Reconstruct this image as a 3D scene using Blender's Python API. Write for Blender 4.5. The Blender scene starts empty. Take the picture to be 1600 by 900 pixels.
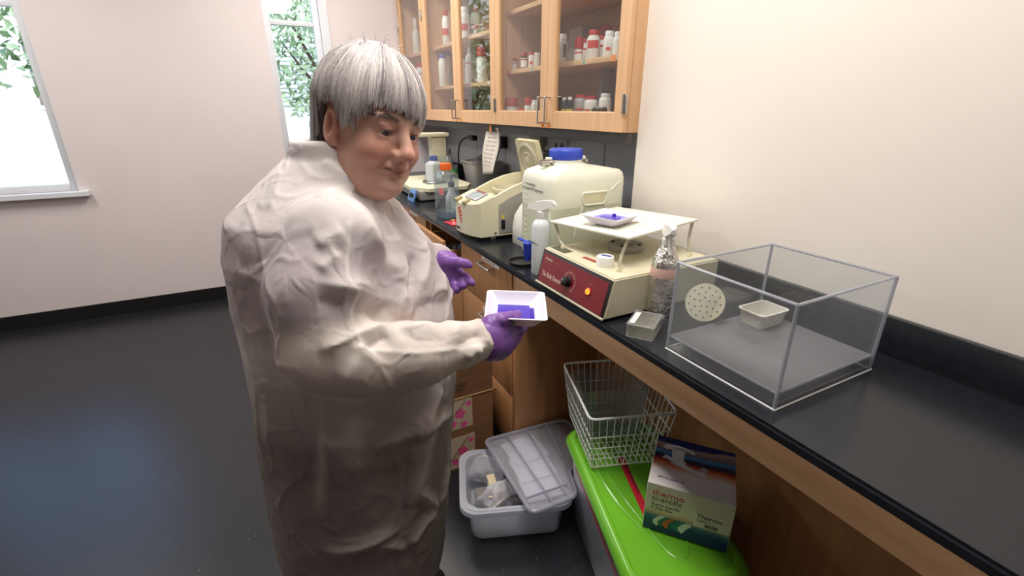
import bpy, bmesh, math, random
import numpy as np
from mathutils import Vector, Matrix
from mathutils.bvhtree import BVHTree
from mathutils import noise as mnoise

random.seed(7); np.random.seed(7)
SC = bpy.context.scene
COL = SC.collection

# ------------------------------------------------------------------ camera
FPX, PITCH, YAW, CAMH = 740.0, math.radians(20.85), math.radians(27.5), 1.45
cd = bpy.data.cameras.new('camera'); cam = bpy.data.objects.new('camera', cd); COL.objects.link(cam)
cd.sensor_width = 36.0; cd.lens = FPX / 1600.0 * 36.0; cd.clip_start = 0.02; cd.clip_end = 200
cam.location = (0, 0, CAMH); cam.rotation_euler = (math.pi / 2 - PITCH, 0, -YAW)
SC.camera = cam

# ------------------------------------------------------------------ world, light, exposure
w = bpy.data.worlds.new('sky'); SC.world = w; w.use_nodes = True
nt = w.node_tree; nt.nodes.clear()
bg = nt.nodes.new('ShaderNodeBackground'); sk = nt.nodes.new('ShaderNodeTexSky'); wo = nt.nodes.new('ShaderNodeOutputWorld')
sk.sky_type = 'NISHITA'; sk.sun_disc = False; sk.sun_elevation = math.radians(38); sk.sun_rotation = math.radians(200)
bg.inputs['Strength'].default_value = 0.9
nt.links.new(sk.outputs[0], bg.inputs[0]); nt.links.new(bg.outputs[0], wo.inputs[0])
SC.view_settings.view_transform = 'Standard'; SC.view_settings.look = 'None'
SC.view_settings.gamma = 1.0; SC.view_settings.use_curve_mapping = False
SC.view_settings.exposure = 0.0
LAMP_POWER = 32.0      # watts of each ceiling troffer
SC.cycles.max_bounces = 10; SC.cycles.transparent_max_bounces = 24
SC.cycles.sample_clamp_indirect = 6.0

# ------------------------------------------------------------------ helpers
def ray(px, py):
    u = (px - 800) / FPX; v = (450 - py) / FPX
    H = math.cos(PITCH) + v * math.sin(PITCH); Z = -math.sin(PITCH) + v * math.cos(PITCH)
    return (H * math.sin(YAW) + u * math.cos(YAW), H * math.cos(YAW) - u * math.sin(YAW), Z)
def at(px, py, X=None, Y=None, Z=None):
    """the point of the room that lies on the given plane along the sight line of a photo pixel"""
    d = ray(px, py)
    t = X / d[0] if X is not None else (Y / d[1] if Y is not None else (Z - CAMH) / d[2])
    return Vector((d[0] * t, d[1] * t, CAMH + d[2] * t))
def php(px, py, H):
    u = (px - 800) / FPX; v = (450 - py) / FPX
    t = H / (math.cos(PITCH) + v * math.sin(PITCH))
    return np.array((u * t, H, CAMH + (-math.sin(PITCH) + v * math.cos(PITCH)) * t))

def lin(c):
    return tuple(((v / 255) / 12.92 if v / 255 <= .04045 else ((v / 255 + .055) / 1.055) ** 2.4) for v in c)

MATS = {}
def mat(name, rgb=(200, 200, 200), rough=.5, metal=0., var=.06, scale=30., bump=0., bscale=200., spec=.5,
        kind='plain', trans=0., emit=0., coat=0., sss=0., stretch=(1, 1, 1), rgb2=None, vcol=False, crumple=0.):
    if name in MATS: return MATS[name]
    m = bpy.data.materials.new(name); m.use_nodes = True; MATS[name] = m
    N = m.node_tree.nodes; L = m.node_tree.links; N.clear()
    out = N.new('ShaderNodeOutputMaterial')
    tc = N.new('ShaderNodeTexCoord'); mp = N.new('ShaderNodeMapping'); mp.inputs['Scale'].default_value = stretch
    L.new(tc.outputs['Object'], mp.inputs[0])
    nz = N.new('ShaderNodeTexNoise'); nz.inputs['Scale'].default_value = scale; nz.inputs['Detail'].default_value = 4
    L.new(mp.outputs[0], nz.inputs['Vector'])
    c = lin(rgb)
    mix = N.new('ShaderNodeMix'); mix.data_type = 'RGBA'
    if rgb2 is None:
        a = tuple(min(1, v * (1 - var)) for v in c); b = tuple(min(1, v * (1 + var)) for v in c)
    else:
        a = c; b = lin(rgb2)
    mix.inputs[6].default_value = (*a, 1); mix.inputs[7].default_value = (*b, 1)
    rmp = N.new('ShaderNodeMapRange'); rmp.inputs[1].default_value = .3; rmp.inputs[2].default_value = .7
    L.new(nz.outputs[0], rmp.inputs[0]); L.new(rmp.outputs[0], mix.inputs[0])
    colout = mix.outputs[2]
    if vcol:
        at_ = N.new('ShaderNodeAttribute'); at_.attribute_name = 'Col'
        mm = N.new('ShaderNodeMix'); mm.data_type = 'RGBA'; mm.blend_type = 'MULTIPLY'; mm.inputs[0].default_value = 1
        L.new(colout, mm.inputs[6]); L.new(at_.outputs['Color'], mm.inputs[7]); colout = mm.outputs[2]
    if kind in ('clear', 'frosted'):
        gl = N.new('ShaderNodeBsdfGlossy'); gl.inputs['Roughness'].default_value = rough
        gl.inputs['Color'].default_value = (1, 1, 1, 1)
        tr = N.new('ShaderNodeBsdfTransparent'); tr.inputs['Color'].default_value = (*c, 1)
        fr = N.new('ShaderNodeFresnel')     # the same reflectance on both faces of a thin wall
        ge = N.new('ShaderNodeNewGeometry'); mr = N.new('ShaderNodeMapRange'); mr.inputs[3].default_value = 1.45; mr.inputs[4].default_value = 1 / 1.45
        L.new(ge.outputs['Backfacing'], mr.inputs[0]); L.new(mr.outputs[0], fr.inputs['IOR'])
        base = tr.outputs[0]
        if trans < 1:
            df = N.new('ShaderNodeBsdfDiffuse'); L.new(colout, df.inputs[0])
            tl = N.new('ShaderNodeBsdfTranslucent'); L.new(colout, tl.inputs[0])
            dm = N.new('ShaderNodeMixShader'); dm.inputs[0].default_value = .45
            L.new(df.outputs[0], dm.inputs[1]); L.new(tl.outputs[0], dm.inputs[2])
            tm = N.new('ShaderNodeMixShader'); tm.inputs[0].default_value = trans
            L.new(dm.outputs[0], tm.inputs[1]); L.new(tr.outputs[0], tm.inputs[2]); base = tm.outputs[0]
        mx = N.new('ShaderNodeMixShader'); L.new(fr.outputs[0], mx.inputs[0])
        L.new(base, mx.inputs[1]); L.new(gl.outputs[0], mx.inputs[2]); L.new(mx.outputs[0], out.inputs[0])
        if bump:
            bp = N.new('ShaderNodeBump'); bp.inputs['Strength'].default_value = bump; bp.inputs['Distance'].default_value = .004
            n2 = N.new('ShaderNodeTexNoise'); n2.inputs['Scale'].default_value = bscale; L.new(tc.outputs['Object'], n2.inputs['Vector'])
            L.new(n2.outputs[0], bp.inputs['Height']); L.new(bp.outputs[0], gl.inputs['Normal'])
        return m
    if kind == 'emit':
        em = N.new('ShaderNodeEmission'); L.new(colout, em.inputs[0]); em.inputs[1].default_value = emit
        L.new(em.outputs[0], out.inputs[0]); return m
    bs = N.new('ShaderNodeBsdfPrincipled')
    L.new(colout, bs.inputs['Base Color']); bs.inputs['Roughness'].default_value = rough
    bs.inputs['Metallic'].default_value = metal; bs.inputs['Specular IOR Level'].default_value = spec
    bs.inputs['Coat Weight'].default_value = coat
    if sss:
        bs.inputs['Subsurface Weight'].default_value = sss; bs.inputs['Subsurface Radius'].default_value = (.01, .004, .002)
        bs.inputs['Subsurface Scale'].default_value = .5
    if bump:
        bp = N.new('ShaderNodeBump'); bp.inputs['Strength'].default_value = bump; bp.inputs['Distance'].default_value = .003
        n2 = N.new('ShaderNodeTexNoise'); n2.inputs['Scale'].default_value = bscale; n2.inputs['Detail'].default_value = 5
        L.new(mp.outputs[0], n2.inputs['Vector']); L.new(n2.outputs[0], bp.inputs['Height']); L.new(bp.outputs[0], bs.inputs['Normal'])
        if crumple:      # crisp creases of stiff cloth: warped cell edges
            wn = N.new('ShaderNodeTexNoise'); wn.inputs['Scale'].default_value = 7; L.new(tc.outputs['Object'], wn.inputs['Vector'])
            wa = N.new('ShaderNodeVectorMath'); wa.operation = 'MULTIPLY_ADD'; wa.inputs[1].default_value = (.12, .12, .12)
            L.new(wn.outputs['Color'], wa.inputs[0]); L.new(tc.outputs['Object'], wa.inputs[2])
            hprev = None
            for sc_, st_, wd_ in ((5.5, 1., .16), (13, .6, .16)):
                vo = N.new('ShaderNodeTexVoronoi'); vo.feature = 'DISTANCE_TO_EDGE'; vo.inputs['Scale'].default_value = sc_; L.new(wa.outputs[0], vo.inputs['Vector'])
                mr2 = N.new('ShaderNodeMapRange'); mr2.interpolation_type = 'SMOOTHERSTEP'; mr2.inputs[1].default_value = 0; mr2.inputs[2].default_value = wd_; mr2.inputs[3].default_value = 1; mr2.inputs[4].default_value = 0
                L.new(vo.outputs['Distance'], mr2.inputs[0])
                # creases fade in and out along their length
                n3 = N.new('ShaderNodeTexNoise'); n3.inputs['Scale'].default_value = sc_ * 1.3; L.new(tc.outputs['Object'], n3.inputs['Vector'])
                m3 = N.new('ShaderNodeMapRange'); m3.inputs[1].default_value = .42; m3.inputs[2].default_value = .62; L.new(n3.outputs[0], m3.inputs[0])
                mu = N.new('ShaderNodeMath'); mu.operation = 'MULTIPLY'; L.new(mr2.outputs[0], mu.inputs[0]); L.new(m3.outputs[0], mu.inputs[1])
                b2 = N.new('ShaderNodeBump'); b2.inputs['Strength'].default_value = crumple; b2.inputs['Distance'].default_value = .010 * st_
                L.new(mu.outputs[0], b2.inputs['Height'])
                L.new((hprev or bp).outputs[0], b2.inputs['Normal']); hprev = b2
            L.new(hprev.outputs[0], bs.inputs['Normal'])
    if kind == 'frost_solid':
        tr = N.new('ShaderNodeBsdfTransparent'); mx = N.new('ShaderNodeMixShader'); mx.inputs[0].default_value = trans
        L.new(bs.outputs[0], mx.inputs[1]); L.new(tr.outputs[0], mx.inputs[2]); L.new(mx.outputs[0], out.inputs[0])
    else:
        L.new(bs.outputs[0], out.inputs[0])
    return m

class G:
    """collects vertices and faces of ONE mesh"""
    def __init__(s): s.v = []; s.f = []
    def add(s, vs, fs):
        o = len(s.v); s.v += [tuple(v) for v in vs]; s.f += [tuple(i + o for i in f) for f in fs]; return s
    def box(s, lo, hi, bev=0., M=None, seg=2):
        bm = bmesh.new()
        cs = [(x, y, z) for x in (lo[0], hi[0]) for y in (lo[1], hi[1]) for z in (lo[2], hi[2])]
        vs = [bm.verts.new(c) for c in cs]
        for q in ((0, 1, 3, 2), (4, 6, 7, 5), (0, 4, 5, 1), (2, 3, 7, 6), (0, 2, 6, 4), (1, 5, 7, 3)): bm.faces.new([vs[i] for i in q])
        if bev: bmesh.ops.bevel(bm, geom=bm.edges[:], offset=bev, segments=seg, affect='EDGES', profile=.5)
        bm.verts.index_update()
        P = [v.co.copy() for v in bm.verts]
        if M is not None: P = [M @ v for v in P]
        s.add(P, [[v.index for v in f.verts] for f in bm.faces]); bm.free(); return s
    def obox(s, c, size, rz=0., bev=0., R=None):
        M = Matrix.Translation(Vector(c)) @ (R.to_4x4() if R is not None else Matrix.Rotation(rz, 4, 'Z'))
        h = [v / 2 for v in size]; return s.box([-v for v in h], h, bev, M)
    def lathe(s, prof, n=24, c=(0, 0, 0), M=None, cap=True):
        o = len(s.v); P = []
        for r, z in prof:
            for i in range(n):
                a = 2 * math.pi * i / n; p = Vector((r * math.cos(a), r * math.sin(a), z))
                P.append((M @ p if M is not None else p) + Vector(c))
        F = []
        for j in range(len(prof) - 1):
            for i in range(n): F.append((j * n + i, j * n + (i + 1) % n, (j + 1) * n + (i + 1) % n, (j + 1) * n + i))
        if cap:
            F.append(tuple(range(n - 1, -1, -1))); F.append(tuple((len(prof) - 1) * n + i for i in range(n)))
        return s.add(P, F)
    def cyl(s, a, b, r, n=16, r2=None):
        a = Vector(a); b = Vector(b); d = b - a; q = d.to_track_quat('Z', 'Y').to_matrix()
        return s.lathe([(r, 0), (r if r2 is None else r2, d.length)], n, a, q)
    def tube(s, pts, r, n=6, closed=False):
        pts = [Vector(p) for p in pts]; m = len(pts); P = []; up = None
        for i, p in enumerate(pts):
            if closed: t = pts[(i + 1) % m] - pts[i - 1]
            else: t = pts[min(i + 1, m - 1)] - pts[max(i - 1, 0)]
            t.normalize()
            if up is None: up = t.orthogonal().normalized()
            up = (up - t * up.dot(t)); up = up.normalized() if up.length > 1e-6 else t.orthogonal().normalized()
            b = t.cross(up); rr = r[i] if isinstance(r, (list, tuple)) else r
            for k in range(n):
                a = 2 * math.pi * k / n; P.append(p + up * (math.cos(a) * rr) + b * (math.sin(a) * rr))
        F = []
        for i in range(m if closed else m - 1):
            for k in range(n): F.append((i * n + k, i * n + (k + 1) % n, ((i + 1) % m) * n + (k + 1) % n, ((i + 1) % m) * n + k))
        if not closed: F.append(tuple(range(n - 1, -1, -1))); F.append(tuple((m - 1) * n + k for k in range(n)))
        return s.add(P, F)
    def prism(s, poly, z0, z1, M=None):
        n = len(poly); P = [Vector((x, y, z0)) for x, y in poly] + [Vector((x, y, z1)) for x, y in poly]
        if M is not None: P = [M @ p for p in P]
        F = [tuple(range(n - 1, -1, -1)), tuple(range(n, 2 * n))] + [(i, (i + 1) % n, n + (i + 1) % n, n + i) for i in range(n)]
        return s.add(P, F)
    def loft(s, rings, cap=True, closed=True):
        n = len(rings[0]); P = [p for r in rings for p in r]; F = []
        for j in range(len(rings) - 1):
            for i in range(n if closed else n - 1): F.append((j * n + i, j * n + (i + 1) % n, (j + 1) * n + (i + 1) % n, (j + 1) * n + i))
        if cap: F.append(tuple(range(n - 1, -1, -1))); F.append(tuple((len(rings) - 1) * n + i for i in range(n)))
        return s.add(P, F)

def rrect(w, d, r, k=5, cx=0., cy=0.):
    P = []
    for sx, sy, a0 in ((1, 1, 0), (-1, 1, 90), (-1, -1, 180), (1, -1, 270)):
        for i in range(k + 1):
            a = math.radians(a0 + 90 * i / k); P.append((cx + sx * (w / 2 - r) + r * math.cos(a), cy + sy * (d / 2 - r) + r * math.sin(a)))
    return P
def ring(w, d, r, z, k=5, cx=0., cy=0.): return [(x, y, z) for x, y in rrect(w, d, r, k, cx, cy)]

def root_of(o):
    while o.parent: o = o.parent
    return o
def mesh_obj(name, g, m, parent=None, world=False, smooth=40, fix=True):
    me = bpy.data.meshes.new(name)
    me.from_pydata([tuple(v) for v in g.v], [], [tuple(f) for f in g.f])
    if fix:
        bm = bmesh.new(); bm.from_mesh(me); bmesh.ops.recalc_face_normals(bm, faces=bm.faces[:]); bm.to_mesh(me); bm.free()
    o = bpy.data.objects.new(name, me); COL.objects.link(o)
    me.materials.append(m)
    if smooth:
        me.polygons.foreach_set('use_smooth', [True] * len(me.polygons))
        me.set_sharp_from_angle(angle=math.radians(smooth))
    if parent:
        o.parent = parent
        if world: me.transform(root_of(parent).matrix_basis.inverted())
    return o
def tag(o, label, cat, group=None):
    o['label'] = label; o['category'] = cat
    if group: o['group'] = group
    return o
def thing(name, label, cat, loc=(0, 0, 0), rz=0., group=None):
    o = bpy.data.objects.new(name, None); COL.objects.link(o); o.empty_display_size = .05
    o.location = loc; o.rotation_euler = (0, 0, rz); return tag(o, label, cat, group)
def struct(name, g, m, smooth=0):
    o = mesh_obj(name, g, m, smooth=smooth); o['kind'] = 'structure'; return o
def text(body, size, org, xd, yd, m, parent, name='lettering', world=False, align='LEFT', lift=.0006, sx=1.):
    """flat raised lettering: org = baseline start, xd / yd = reading and up directions"""
    cu = bpy.data.curves.new('t', 'FONT'); cu.body = body; cu.size = size; cu.align_x = align; cu.extrude = .0002; cu.resolution_u = 2
    o = bpy.data.objects.new('t', cu); COL.objects.link(o)
    dg = bpy.context.evaluated_depsgraph_get(); dg.update()
    me = bpy.data.meshes.new_from_object(o.evaluated_get(dg)); bpy.data.objects.remove(o)
    xd = Vector(xd).normalized(); yd = Vector(yd); yd = (yd - xd * yd.dot(xd)).normalized(); zd = xd.cross(yd)
    M = Matrix((xd * sx, yd, zd)).transposed().to_4x4(); M.translation = Vector(org) + zd * lift
    me.transform(M); me.materials.clear(); me.materials.append(m); me.name = name
    o = bpy.data.objects.new(name, me); COL.objects.link(o); o.parent = parent
    if world: me.transform(root_of(parent).matrix_basis.inverted())
    return o
def smoothpath(pts, n=8):
    pts = [Vector(p) for p in pts]; out = []
    for i in range(len(pts) - 1):
        p0 = pts[max(i - 1, 0)]; p1 = pts[i]; p2 = pts[i + 1]; p3 = pts[min(i + 2, len(pts) - 1)]
        for k in range(n):
            t = k / n
            out.append(.5 * ((2 * p1) + (p2 - p0) * t + (2 * p0 - 5 * p1 + 4 * p2 - p3) * t * t + (3 * p1 - p0 - 3 * p2 + p3) * t ** 3))
    return out + [pts[-1]]

# --- signed distance shapes for the person (one continuous surface each)
def surface_nets(fn, lo, hi, st):
    lo = np.array(lo, float); n = np.ceil((np.array(hi) - lo) / st).astype(int) + 1
    ax = [lo[i] + st * np.arange(n[i]) for i in range(3)]
    V = np.empty(n, np.float32)
    for i in range(n[0]):
        Y, Z = np.meshgrid(ax[1], ax[2], indexing='ij')
        P = np.stack([np.full(Y.size, ax[0][i]), Y.ravel(), Z.ravel()], 1)
        V[i] = fn(P).reshape(Y.shape)
    S = V < 0
    cs = tuple(n - 1); acc = np.zeros(cs + (3,), np.float32); cnt = np.zeros(cs, np.float32)
    sl = lambda o, k: slice(o, o + k)
    for a in range(3):
        b, c = [(1, 2), (0, 2), (0, 1)][a]
        for ob in (0, 1):
            for oc in (0, 1):
                o0 = [0, 0, 0]; o0[b] = ob; o0[c] = oc; o1 = list(o0); o1[a] = 1
                A = V[tuple(sl(o0[i], cs[i]) for i in range(3))]; B = V[tuple(sl(o1[i], cs[i]) for i in range(3))]
                m = (A < 0) != (B < 0); t = np.where(m, A / np.where(m, A - B, 1), 0)
                for i in range(3): acc[..., i] += np.where(m, o0[i] + (t if i == a else 0), 0)
                cnt += m
    msk = cnt > 0; idx = -np.ones(cs, int); idx[msk] = np.arange(msk.sum())
    cell = np.argwhere(msk); verts = lo + st * (cell + acc[msk] / cnt[msk][:, None])
    F = []
    for a in range(3):
        b, c = [(1, 2), (2, 0), (0, 1)][a]
        s0 = [slice(None)] * 3; s1 = [slice(None)] * 3; s0[a] = slice(0, -1); s1[a] = slice(1, None)
        A = S[tuple(s0)]; B = S[tuple(s1)]; E = np.argwhere(A != B)
        E = E[(E[:, b] > 0) & (E[:, c] > 0) & (E[:, b] < cs[b]) & (E[:, c] < cs[c])]
        if not len(E): continue
        flip = A[tuple(E.T)]
        q = []
        for db, dc in ((-1, -1), (0, -1), (0, 0), (-1, 0)):
            e = E.copy(); e[:, b] += db; e[:, c] += dc; q.append(idx[tuple(e.T)])
        q = np.stack(q, 1); q[~flip] = q[~flip][:, ::-1]; F.append(q)
    return verts, np.concatenate(F)
def smin(a, b, k): h = np.clip(.5 + .5 * (b - a) / k, 0, 1); return b + (a - b) * h - k * h * (1 - h)
def smax(a, b, k): return -smin(-a, -b, k)
def sd_ell(P, c, r):
    q = (P - np.array(c)) / np.array(r); k0 = np.linalg.norm(q, axis=1); k1 = np.linalg.norm(q / np.array(r), axis=1)
    return k0 * (k0 - 1) / np.maximum(k1, 1e-9)
def sd_cone(P, a, b, ra, rb):
    a = np.array(a, float); b = np.array(b, float); d = b - a
    t = np.clip(((P - a) @ d) / (d @ d), 0, 1); return np.linalg.norm(P - a - t[:, None] * d, axis=1) - (ra + (rb - ra) * t)
def sd_chain(P, pts, rad, k=.0):
    o = None
    for i in range(len(pts) - 1):
        s = sd_cone(P, pts[i], pts[i + 1], rad[i], rad[i + 1]); o = s if o is None else (smin(o, s, k) if k else np.minimum(o, s))
    return o
def np_obj(name, verts, faces, m, parent=None, cols=None, smooth=True):
    me = bpy.data.meshes.new(name); me.from_pydata([tuple(map(float, v)) for v in verts], [], [tuple(map(int, f)) for f in faces])
    o = bpy.data.objects.new(name, me); COL.objects.link(o); me.materials.append(m)
    if smooth: me.polygons.foreach_set('use_smooth', [True] * len(me.polygons))
    if cols is not None:
        ca = me.color_attributes.new('Col', 'FLOAT_COLOR', 'POINT')
        ca.data.foreach_set('color', np.concatenate([cols, np.ones((len(cols), 1))], 1).astype(np.float32).ravel())
    if parent: o.parent = parent
    return o

# ------------------------------------------------------------------ materials
M_WALLW = mat('white_wall_paint', (238, 230, 222), .75, var=.015, scale=3, bump=.05, bscale=300)
M_WALLF = mat('end_wall_paint', (226, 216, 218), .75, var=.02, scale=2, bump=.05, bscale=300)
M_CEIL = mat('ceiling_paint', (235, 234, 230), .9, var=.02)
M_FLOOR = mat('dark_floor', (30, 31, 37), .32, var=.25, scale=60, bump=.04, bscale=80)
M_SPECK = mat('floor_speck', (150, 150, 150), .8)
M_BENCH = mat('black_epoxy', (30, 33, 39), .24, var=.12, scale=40, bump=.02, bscale=500)
M_WOOD = mat('maple_wood', (222, 180, 138), .42, scale=6, rgb2=(210, 164, 122), stretch=(6, 6, .6), bump=.05, bscale=40)
M_WOODH = mat('maple_wood_flat', (222, 180, 138), .42, scale=6, rgb2=(210, 164, 122), stretch=(6, .6, 6), bump=.05, bscale=40)
M_WOODIN = mat('cabinet_interior_wood', (190, 150, 112), .55, scale=5, rgb2=(172, 132, 96), stretch=(5, .6, 5))
M_WOODB = mat('base_cabinet_wood', (190, 138, 92), .45, scale=6, rgb2=(170, 119, 76), stretch=(6, 6, .6), bump=.05, bscale=40)
M_GREYP = mat('grey_wall_panel', (204, 204, 208), .45, var=.04, scale=5)
M_DARKR = mat('dark_grey_rail', (72, 68, 68), .5, var=.08)
M_STEEL = mat('brushed_steel', (190, 186, 180), .28, 1., var=.05, scale=80, stretch=(1, 1, 8))
M_BLACK = mat('black_plastic', (22, 22, 24), .45, var=.1)
M_WHITE = mat('white_plastic', (236, 236, 232), .38, var=.015)
M_ORANGE = mat('orange_tape', (240, 140, 50), .6, var=.08)
M_TEAL = mat('teal_tape', (70, 170, 160), .6, var=.08)
M_INK = mat('black_ink', (30, 30, 36), .6)
M_PANE = mat('window_glass', (250, 252, 252), .0, kind='clear', trans=1.)
M_FRAMEW = mat('window_frame_white', (224, 228, 236), .4, var=.02)
M_RED = mat('red_cap', (186, 44, 48), .4, var=.05)
M_BLUE = mat('blue_cap', (48, 78, 170), .4, var=.05)

# ------------------------------------------------------------------ room shell
XB, XW, XG, ZB = .738, 1.24, 1.56, .914           # bench edge, white wall, grey wall, bench top
YE, XL, YN, ZC = 4.26, -3.4, -3.2, 2.75            # end wall, left wall, near wall, ceiling
YC = 1.393                                        # where the white wall ends and the cabinets begin
struct('floor', G().box((XL, YN, -.06), (XG, YE, 0)), M_FLOOR)
sp = G()
for i in range(260):
    x = random.uniform(-.6, .8); y = random.uniform(.75, 1.6); r = random.uniform(.0008, .0022)
    sp.lathe([(r, 0), (r * .7, .0008)], 5, (x, y, 0))
so = mesh_obj('floor_specks', sp, M_SPECK); so['kind'] = 'stuff'
so['label'] = 'tiny pale crumbs scattered over the dark floor'; so['category'] = 'debris'
struct('ceiling', G().box((XL, YN, ZC), (XG + .2, YE + .2, ZC + .1)), M_CEIL)
struct('wall_right', G().box((XW, YN, 0), (XG + .2, YC, ZC)), M_WALLW)
struct('wall_near', G().box((XL - .12, YN - .12, 0), (XG + .2, YN, ZC)), M_WALLW)
struct('wall_left', G().box((XL - .12, YN, 0), (XL, YE + .14, ZC)), M_WALLW)
WZ0, WZ1 = .92, 2.5                                # two windows in the end wall
WINS = ((.20, .585), (-2.35, -1.12))
g = G().box((XL, YE, 0), (WINS[1][0], YE + .14, ZC)).box((WINS[1][1], YE, 0), (WINS[0][0], YE + .14, ZC)).box((WINS[0][1], YE, 0), (XG + .2, YE + .14, ZC))
for a, b in WINS: g.box((a, YE, 0), (b, YE + .14, WZ0)).box((a, YE, WZ1), (b, YE + .14, ZC))
struct('wall_end', g, M_WALLF)
struct('trim_1', G().box((WINS[0][1] - .002, YE - .012, WZ0 - .07), (WINS[0][1] + .062, YE, WZ1 + .07), .003), M_FRAMEW)
struct('trim_2', G().box((WINS[0][0] - .06, YE - .05, WZ0 - .035), (WINS[0][1] + .02, YE + .02, WZ0), .004), M_FRAMEW)
struct('trim_7', G().box((WINS[1][0] - .06, YE - .05, WZ0 - .035), (WINS[1][1] + .06, YE + .02, WZ0), .004), M_FRAMEW)
WX1 = WINS[0][1]
struct('baseboard_end', G().box((XL, YE - .012, 0), (WX1 + .1, YE, .10), .002), M_BLACK)
struct('baseboard_left', G().box((XL, YN, 0), (XL + .012, YE - .012, .10), .002), M_BLACK)
# grey back wall with separate panels
wb = struct('wall_back', G().box((XG, YC, 0), (XG + .2, YE, ZC)), M_GREYP)
edges = [YC, 1.97, 2.556, 3.07, 3.577, YE - .002]
for a, b in zip(edges[:-1], edges[1:]):
    mesh_obj('panel', G().box((XG - .010, a + .004, 1.0), (XG + .001, b - .004, 1.385), .002), M_GREYP, wb, smooth=30)
# window: frames and panes
for i, (a, b) in enumerate(((.20, .585), (-2.35, -1.735), (-1.735, -1.12))):
    t = .045
    g = G().box((a, YE + .03, WZ0), (a + t, YE + .09, WZ1), .004).box((b - t, YE + .03, WZ0), (b, YE + .09, WZ1), .004)
    g.box((a + t, YE + .03, WZ0), (b - t, YE + .09, WZ0 + t), .004).box((a + t, YE + .03, WZ1 - t), (b - t, YE + .09, WZ1), .004)
    g.box((a + t, YE + .04, 2.02), (b - t, YE + .08, 2.055), .003)
    o = struct('window_%d' % (i + 1), g, M_FRAMEW, 30)
    for z0, z1 in ((WZ0 + t, 2.02), (2.055, WZ1 - t)):
        mesh_obj('pane', G().box((a + t, YE + .057, z0), (b - t, YE + .063, z1)), M_PANE, o, smooth=0)

# ------------------------------------------------------------------ outdoors seen through the window
M_GRASS = mat('lawn', (92, 120, 62), .9, var=.3, scale=2)
M_BLDG = mat('pale_building', (206, 212, 214), .8, var=.04, scale=1)
M_LEAF = mat('leaf', (142, 160, 122), .6, var=.35, scale=3)
M_BARK = mat('bark', (84, 68, 54), .9, var=.3, scale=8)
struct('ground', G().box((-30, YE + .3, -.5), (30, 45, -.4)), M_GRASS)
t = thing('neighbouring_building', 'pale louvred building standing outside the window', 'building', (-1.2, 15, -.4))
mesh_obj('wall', G().box((-9.5, 15, -.4), (2.6, 22, 5.0)), M_BLDG, t, True, 0)
for k in range(14):
    mesh_obj('louvre', G().box((-.3, 14.93, 1.5 + k * .11), (2.3, 15.0, 1.56 + k * .11), .008), M_BLDG, t, True, 0)
for bx in (-8.6, -6.4, -4.2, -2.2):
    fo = mesh_obj('window', G().box((bx, 14.95, 1.4), (bx + 1.3, 15.02, 3.0), .02), M_FRAMEW, t, True, 0)
    mesh_obj('pane', G().box((bx + .1, 14.93, 1.5), (bx + 1.2, 14.96, 2.9)), mat('dark_window', (60, 72, 84), .1), fo, True, 0)
def tree(x, y, h, r, label):
    t = thing('tree', label, 'tree', (x, y, -.4), 0, 'trees outside the window')
    g = G().tube([(0, 0, 0), (.05, .02, h * .35), (0, .05, h * .7)], [.12, .09, .04], 8)
    for k in range(5):
        a = k * 1.3; g.tube([(0, 0, h * (.3 + .07 * k)), (math.cos(a) * r * .6, math.sin(a) * r * .6, h * (.5 + .08 * k))], [.05, .015], 6)
    mesh_obj('trunk', g, M_BARK, t)
    N = 1500; P = np.random.normal(size=(N, 3)); P /= np.linalg.norm(P, axis=1)[:, None]
    P *= (np.random.rand(N, 1) ** .4) * np.array([r, r, h * .36]); P[:, 2] += h * .66
    g = G()
    for p in P:
        d = Vector(np.random.normal(size=3)).normalized(); e = d.orthogonal().normalized(); s = random.uniform(.06, .12)
        p = Vector(p); g.add([p - d * s, p + e * s * .45, p + d * s, p - e * s * .45], [(0, 1, 2, 3)])
    mesh_obj('foliage', g, M_LEAF, t, smooth=0, fix=False)
tree(-1.75, 9.6, 4.2, 1.0, 'leafy tree outside the window, left of the louvred wall')
tree(1.5, 11.5, 4.6, 1.2, 'leafy tree outside the window in front of the louvred wall')
tree(-4.4, 10.0, 4.4, 1.6, 'leafy tree farthest left outside the window')

# ------------------------------------------------------------------ ceiling lights
M_DIFF = mat('lamp_diffuser', (255, 246, 232), kind='emit', emit=2.6, var=.01)
def troffer(x, y, lab, power):
    t = thing('ceiling_light', lab, 'light', (x, y, ZC), 0, 'ceiling light panels')
    mesh_obj('frame', G().box((-.31, -.61, -.03), (.31, -.59, -.001)).box((-.31, .59, -.03), (.31, .61, -.001)).box((-.31, -.59, -.03), (-.29, .59, -.001)).box((.29, -.59, -.03), (.31, .59, -.001)), M_FRAMEW, t, smooth=0)
    mesh_obj('diffuser', G().box((-.29, -.59, -.02), (.29, .59, -.006)), M_DIFF, t, smooth=0)
    l = bpy.data.lights.new('lamp', 'AREA'); l.shape = 'RECTANGLE'; l.size = .56; l.size_y = 1.16; l.energy = power
    l.color = (1., .95, .885); lo = bpy.data.objects.new('lamp', l); COL.objects.link(lo); lo.parent = t; lo.location = (0, 0, -.035)
troffer(.42, .75, 'ceiling light panel above the near end of the bench', LAMP_POWER)
troffer(.42, 3.0, 'ceiling light panel above the far end of the bench', LAMP_POWER)
troffer(-1.5, 3.0, 'unseen ceiling light panel added over the open floor by the window', LAMP_POWER * .8)  # out of view, added to brighten the grey wall behind the bench

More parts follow.
